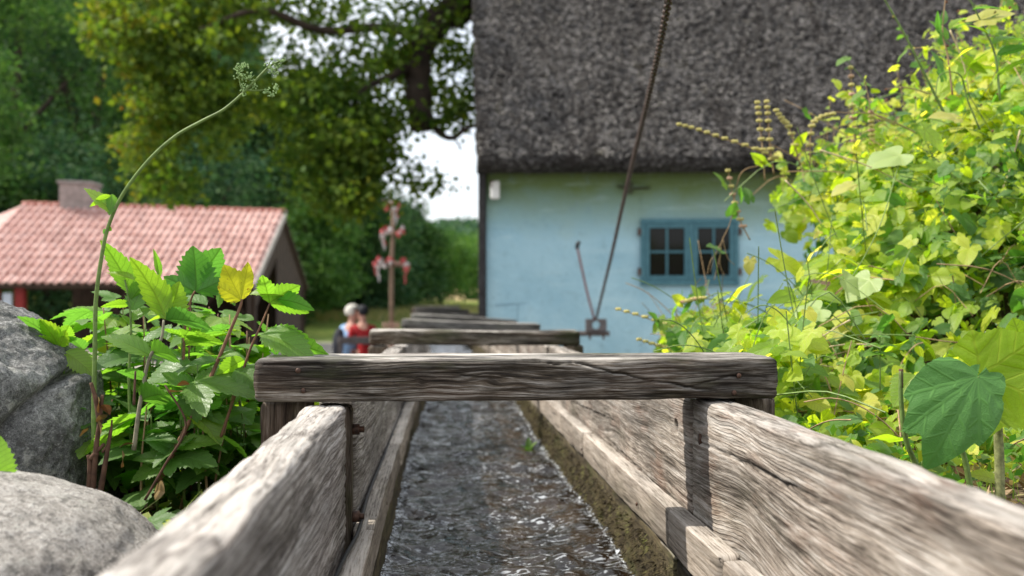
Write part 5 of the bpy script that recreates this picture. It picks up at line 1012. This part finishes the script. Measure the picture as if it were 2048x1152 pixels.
shoot('arched leafy spray hanging at the left of the bank over the house window', [(1560, 640), (1500, 610), (1440, 600), (1400, 598), (1365, 605)], .003, stem_g, 3.6, 'wild_shoot', 'wild plant', ((1500, 600, 1430, 640, .6), (1460, 600, 1500, 560, .7), (1400, 598, 1385, 565, .7), (1430, 600, 1460, 575, .7), (1380, 600, 1368, 632, .7), (1480, 610, 1470, 650, .8), (1520, 560, 1480, 600, .6), (1365, 605, 1345, 590, 1)), (), .3)
shoot('dry brown roots-like tendrils dangling before the house window', [(1520, 330), (1480, 350), (1462, 440), (1445, 480), (1438, 520), (1432, 545), (1428, 560)], .002, stem_d, 3.9, 'dry_tendril', 'dry vine', ((1462, 430, 1472, 405, 1), (1440, 500, 1415, 488, 1)))
for q, P_ in enumerate(([(1446, 480), (1430, 510), (1420, 545)], [(1446, 480), (1455, 515), (1470, 530)], [(1442, 495), (1440, 530), (1452, 556)], [(1440, 500), (1422, 520), (1414, 550)])):
    shoot('dry brown strand dangling before the right casement', P_, .0018, stem_d, 3.9, 'dry_tendril', 'dry vine', group='dry strands before the window')
BUR = 'stalks with brown burs above the bank'
shoot('straight yellowish stalk leaning from the top edge down to the bank', [(1890, 230), (1850, 150), (1810, 70), (1764, -10)], .005, stem_g, 3.3, 'bur_stalk', 'bur stalk', ((1880, 190, 1910, 120, .5), (1850, 118, 1822, 122, .4), (1885, 150, 1872, 95, .6)), ((1787, 33), (1820, 108)), 0, BUR)
shoot('forked stalk with three burs reaching left over the thatch', [(1900, 200), (1850, 185), (1810, 175), (1772, 178)], .0026, stem_d, 3.4, 'bur_stalk', 'bur stalk', (), ((1772, 179), (1773, 200), (1830, 195)), 0, BUR)
shoot('thin arched stalk ending in one bur at the left of the others', [(1790, 250), (1745, 225), (1738, 200), (1731, 168)], .0026, stem_d, 3.5, 'bur_stalk', 'bur stalk', (), ((1731, 167),), 0, BUR)
shoot('nearly level thin stalk left of the burs above yellow leaves', [(1840, 270), (1790, 245), (1745, 228), (1700, 226), (1672, 224)], .0026, stem_d, 3.5, 'bur_stalk', 'bur stalk', (), ((1622, 228), (1672, 256)), 0, BUR)
shoot('upright bur stalk with narrow pale leaves near the top edge', [(1905, 190), (1895, 110), (1885, 60), (1893, -20)], .003, stem_d, 3.2, 'bur_stalk', 'bur stalk', ((1895, 80, 1872, 35, .6), (1905, 60, 1940, 35, .5), (1900, 60, 1935, 15, .4), (1880, 70, 1870, 20, .5), (1885, 50, 1893, 15, .6)), ((1893, 4), (1917, 22), (1895, 92), (1908, 94)), 0, BUR, lm=L1g)
shoot('stalk with toothed leaves and burs in the top right corner', [(2000, 200), (1990, 110), (1965, 50), (1935, -10)], .0038, stem_g, 3.0, 'bur_stalk', 'bur stalk', ((1975, 70, 1945, 40, .8), (1985, 90, 2046, 55, .5), (1995, 110, 2055, 85, .5), (1990, 160, 2050, 100, .5), (1965, 55, 1990, 20, .5), (1945, 20, 2005, 2, .4)), ((1962, 13), (1990, 24), (2020, 15), (2030, 8)), 0, BUR, lm=L1g)
shoot('bent stalk with mixed leaves right of the straight yellowish one', [(1960, 260), (1935, 200), (1920, 150), (1880, 150), (1870, 200)], .003, stem_g, 3.2, 'bur_stalk', 'bur stalk', ((1935, 120, 1972, 150, .5), (1960, 130, 2020, 145, .5), (1930, 150, 1960, 95, .6), (1905, 125, 1940, 85, .5)), ((1995, 188), (1962, 210), (1985, 262)), 0, BUR)
DRY = ['long dry straw stalk slanting through the top of the bindweed below the seed spikes', 'dry straw stalk in the yellow leaves under the left seed spikes', 'dry straw stalk near the right border high in the bindweed', 'dry stalk beside the broad pale leaf in the middle of the bank', 'short dry stalk low behind the right end of the front crossbeam', 'pale bent dry stalk among the burs at the top right', 'dry twig pointing left above the right post, below the pale leaves']
for i, (x, y, x2, y2) in enumerate(((1640, 300, 1830, 380), (1570, 360, 1660, 480), (2040, 260, 1990, 420), (1700, 640, 1620, 690), (1720, 760, 1640, 730), (1900, 60, 1940, 200), (1750, 690, 1620, 700))):
    shoot(DRY[i], [(x, y), ((x + x2) / 2 + 6, (y + y2) / 2 - 6), (x2, y2)], .0028, straw, 3.3 if y < 500 else 2.7, 'dry_stalk', 'dry stalk', group='dry stalks among the bindweed')
# loose pale and lit leaves riding on the bank: bigger, set by hand
pal = with_mat(HEART[2], leaf_mat('pale_leaf', [(0, (.34, .44, .16)), (1, (.42, .48, .15))], trans=.4, tcol=1.4, vein=.5)); yel = with_mat(HEART[0], leaf_mat('yellow_leaf', [(0, (.50, .48, .06)), (1, (.55, .50, .14))], trans=.5, tcol=1.2, vein=.5))
brd = thing('broad_leaf_creeper', 'creeper with larger pale rounded leaves scattered over the bindweed', 'climbing plant', W(1700, 600, 3.0))
for (x, y, x2, y2, d, k) in ((1800, 310, 1730, 330, 3.3, pal), (1740, 560, 1690, 600, 2.8, pal), (1640, 620, 1580, 640, 2.75, pal), (1690, 560, 1740, 590, 2.8, pal), (1960, 40, 2030, 10, 3.0, yel), (1700, 370, 1660, 385, 3.3, yel), (1910, 235, 1860, 225, 3.2, yel), (1690, 650, 1660, 680, 2.9, yel), (1400, 650, 1440, 668, 3.6, yel), (1500, 520, 1495, 550, 3.5, yel), (1350, 670, 1352, 705, 3.5, HG[2]), (1560, 520, 1640, 560, 3.2, HG[1]), (1850, 260, 1900, 300, 3.1, HG[0])):
    place(k, 'leaf', W(x, y, d), W(x2, y2, d), (-.3, -.5, .8), brd, 1.25)
stem('stem', [W(1800, 320, 3.3), W(1760, 450, 3.0), W(1700, 560, 2.85), W(1640, 630, 2.8)], .002, .001, stem_g, brd)
# nettle tops near the front crossbeam
for i, (x, y, d, lab) in enumerate(((1398, 690, 3.1, 'small nettle top just above the front crossbeam, left of the bank'), (1505, 690, 2.8, 'taller nettle shoot behind the right end of the front crossbeam'), (1255, 700, 3.4, 'tiny bright sprig peeping over the middle of the front crossbeam'), (1440, 700, 3.0, 'low nettle tuft between the two nettle tops'), (1760, 690, 2.5, 'pale nettle-like shoot standing in the bindweed behind the large leaf'))):
    root = thing('nettle', lab, 'plant', W(x, y + 80, d)); stem('stem', [W(x, y + 90, d), W(x, y - (0 if i == 2 else 50) + 30, d)], .002, .0012, stem_g, root)
    for lv in range(1 if i == 2 else 3):
        for k in range(4):
            a = k * 1.57 + lv * .8 + .4; s1 = (.05 - .01 * lv) * (.7 if i == 2 else 1); b = W(x, y - lv * 18 + (10 if i == 2 else 20), d); place(L1g[2 if i != 2 else 0], 'leaf', b, b + Vector((math.cos(a), math.sin(a), .25)) * s1, (0, -.2, 1), root, 1.0)
# BIG FRONT LEAVES
bl = thing('large_leaf_plant', 'plant with a large drooping dark green leaf and a bright yellow-green one', 'plant', W(1980, 960, 1.9), None)
big1 = with_mat(leaf_mesh('big', [(0, 1, .28), (24, .86, .27), (46, .70, .26), (-28, .66, .22), (-62, .32, .2), (-110, .12, .1), (110, .12, .1)], 121, 22, .02, .20, .22, 22, 165, .005, 77), g_big)
big2 = with_mat(leaf_mesh('bigy', [(0, 1, .42), (-60, .7, .36), (60, .7, .36), (-125, .5, .28), (125, .5, .28)], 121, 22, .06, .15, .10, 14, 165, .012, 78), g_bigy)
place(big1, 'leaf', W(1955, 752, 1.86), W(1862, 938, 1.83), (-.30, -.93, .05), bl, .98)['label'] = 'large drooping dark green leaf'
place(big2, 'leaf', W(1962, 748, 1.9), W(2150, 830, 1.84), (-.25, .95, .25), bl, 1.0)['label'] = 'large bright yellow-green leaf lit through'
place(big2, 'leaf', W(2060, 735, 1.92), W(2022, 635, 1.93), (.1, .95, .2), bl, 1.1)
stem('stem', [W(2000, 1010, 1.92), W(1998, 900, 1.92), W(1990, 790, 1.92), W(1979, 690, 1.92), W(1978, 668, 1.92)], .0095, .0075, plain('hairy_stem', (.20, .21, .09), .8, .5, 90), bl, 6, 10)
m = MB(); m.ball(W(1978, 668, 1.92), .0085, 8, 6); m.build('cut_tip', plain('cut_tip', (.32, .28, .30), .9, .6, 200), bl)
stem('leaf_stalk', [W(1990, 830, 1.92), W(1968, 790, 1.88), W(1956, 753, 1.86)], .003, .0022, stem_g, bl); stem('leaf_stalk', [W(1945, 1000, 1.9), W(1930, 920, 1.9), W(1915, 880, 1.9)], .006, .005, stem_g, bl)
stem('stem', [W(1835, 935, 1.95), W(1812, 880, 1.95), W(1802, 800, 1.95), W(1802, 742, 1.95)], .0058, .0042, stem_g, bl, 6, 8); stem('stem', [W(1802, 775, 1.95), W(1802, 738, 1.95)], .0046, .0042, stem_b, bl)
place(L1g[2], 'leaf', W(1830, 750, 1.97), W(1785, 800, 1.95), (-.3, -.6, .6), bl, 1.2); place(HG[2], 'leaf', W(1800, 880, 2.0), W(1735, 870, 2.0), (-.2, .3, .9), bl, 1.0); place(L3g[1], 'leaf', W(1795, 920, 2.02), W(1745, 880, 2.0), (-.2, -.4, .9), bl, 1.4)
place(L3g[2], 'leaf', W(1660, 850, 2.3), W(1720, 830, 2.25), (-.2, -.2, .9), bl, 1.4); place(HG[1], 'leaf', W(1990, 960, 1.95), W(1950, 940, 1.93), (-.2, -.6, .6), bl, 1.0)
# small leaf at the far left edge
sl = thing('edge_leaf', 'single green leaf with a whitish edge at the left border above the pale boulder', 'leaf', W(0, 935, 1.6)); place(L1g[2], 'leaf', W(-25, 975, 1.6), W(8, 882, 1.6), (.6, -.6, .4), sl, 1.2)
# leaf litter, grass and small ground leaves on the banks (nobody could count them)
def litter(name, n, xr, yr, mat, seed, size, up=.0, zf=None):
    rg = np.random.default_rng(seed); X = rg.uniform(*xr, n); Y = rg.uniform(*yr, n); Z = ground_z(X, Y) + rg.uniform(.003, .03 + up, n); return kind(leaves_mesh(name, np.stack([X, Y, Z], -1), size, mat, None, rg, 0, .5), 'stuff')
lit = leaf_mat('dead_litter', [(.1, (.07, .035, .018)), (.5, (.20, .12, .06)), (.9, (.42, .31, .18))], trans=.15, attr=True, vein=0)
litter('leaf_litter', 5000, (.62, 2.4), (1.2, 3.2), lit, 3, .035); litter('leaf_litter', 2500, (-1.6, -.28), (1.1, 3.2), lit, 4, .035)
gcv = leaf_mat('ground_leaves', [(.1, (.05, .15, .02)), (.6, (.12, .24, .025)), (.9, (.26, .30, .03))], trans=.45, tcol=1.8, attr=True, vein=0)
litter('ground_cover', 3800, (.64, 2.4), (1.9, 3.4), gcv, 5, .035, .07); litter('ground_cover', 9000, (1.8, 5.0), (2.4, 6.6), gcv, 15, .07, .16); litter('ground_cover', 1500, (-1.6, -.3), (1.7, 3.4), gcv, 6, .035, .05); litter('ground_cover', 4500, (-1.5, -.32), (2.5, 3.5), gcv, 16, .06, .42)
rg = np.random.default_rng(9); N = 900; X = np.concatenate([rg.uniform(.64, 2.0, 650), rg.uniform(-1.3, -.3, 250)]); Y = rg.uniform(1.3, 3.3, N); Z = ground_z(X, Y); m = []; V = []; F = []
for k in range(N):
    h = rg.uniform(.05, .16); a = rg.uniform(0, 6.28); b = rg.uniform(.2, 1.0) * h; P0_ = np.array([X[k], Y[k], Z[k]]); wv = np.array([math.sin(a), -math.cos(a), 0]) * .0018; q = len(V)
    for t in (0, .4, .75, 1): c = P0_ + np.array([math.cos(a) * b * t * t, math.sin(a) * b * t * t, h * t - .3 * h * t * t]); V += [c - wv * (1 - t * .9), c + wv * (1 - t * .9)]
    F += [(q, q + 1, q + 3, q + 2), (q + 2, q + 3, q + 5, q + 4), (q + 4, q + 5, q + 7, q + 6)]
kind(mesh('grass_blades', V, F, leaf_mat('blade', [(0, (.10, .19, .03)), (.6, (.20, .27, .05)), (1, (.42, .34, .16))], trans=.4, vein=0, patch=(3, .2)), None), 'stuff')
# small things lying on the timber
tag(place(dl, 'dry_leaf', W(590, 762, 1.98), W(606, 768, 1.975), (0, -.5, 1), None, .5), 'tiny reddish dry leaf bit stuck on the front crossbeam', 'leaf')
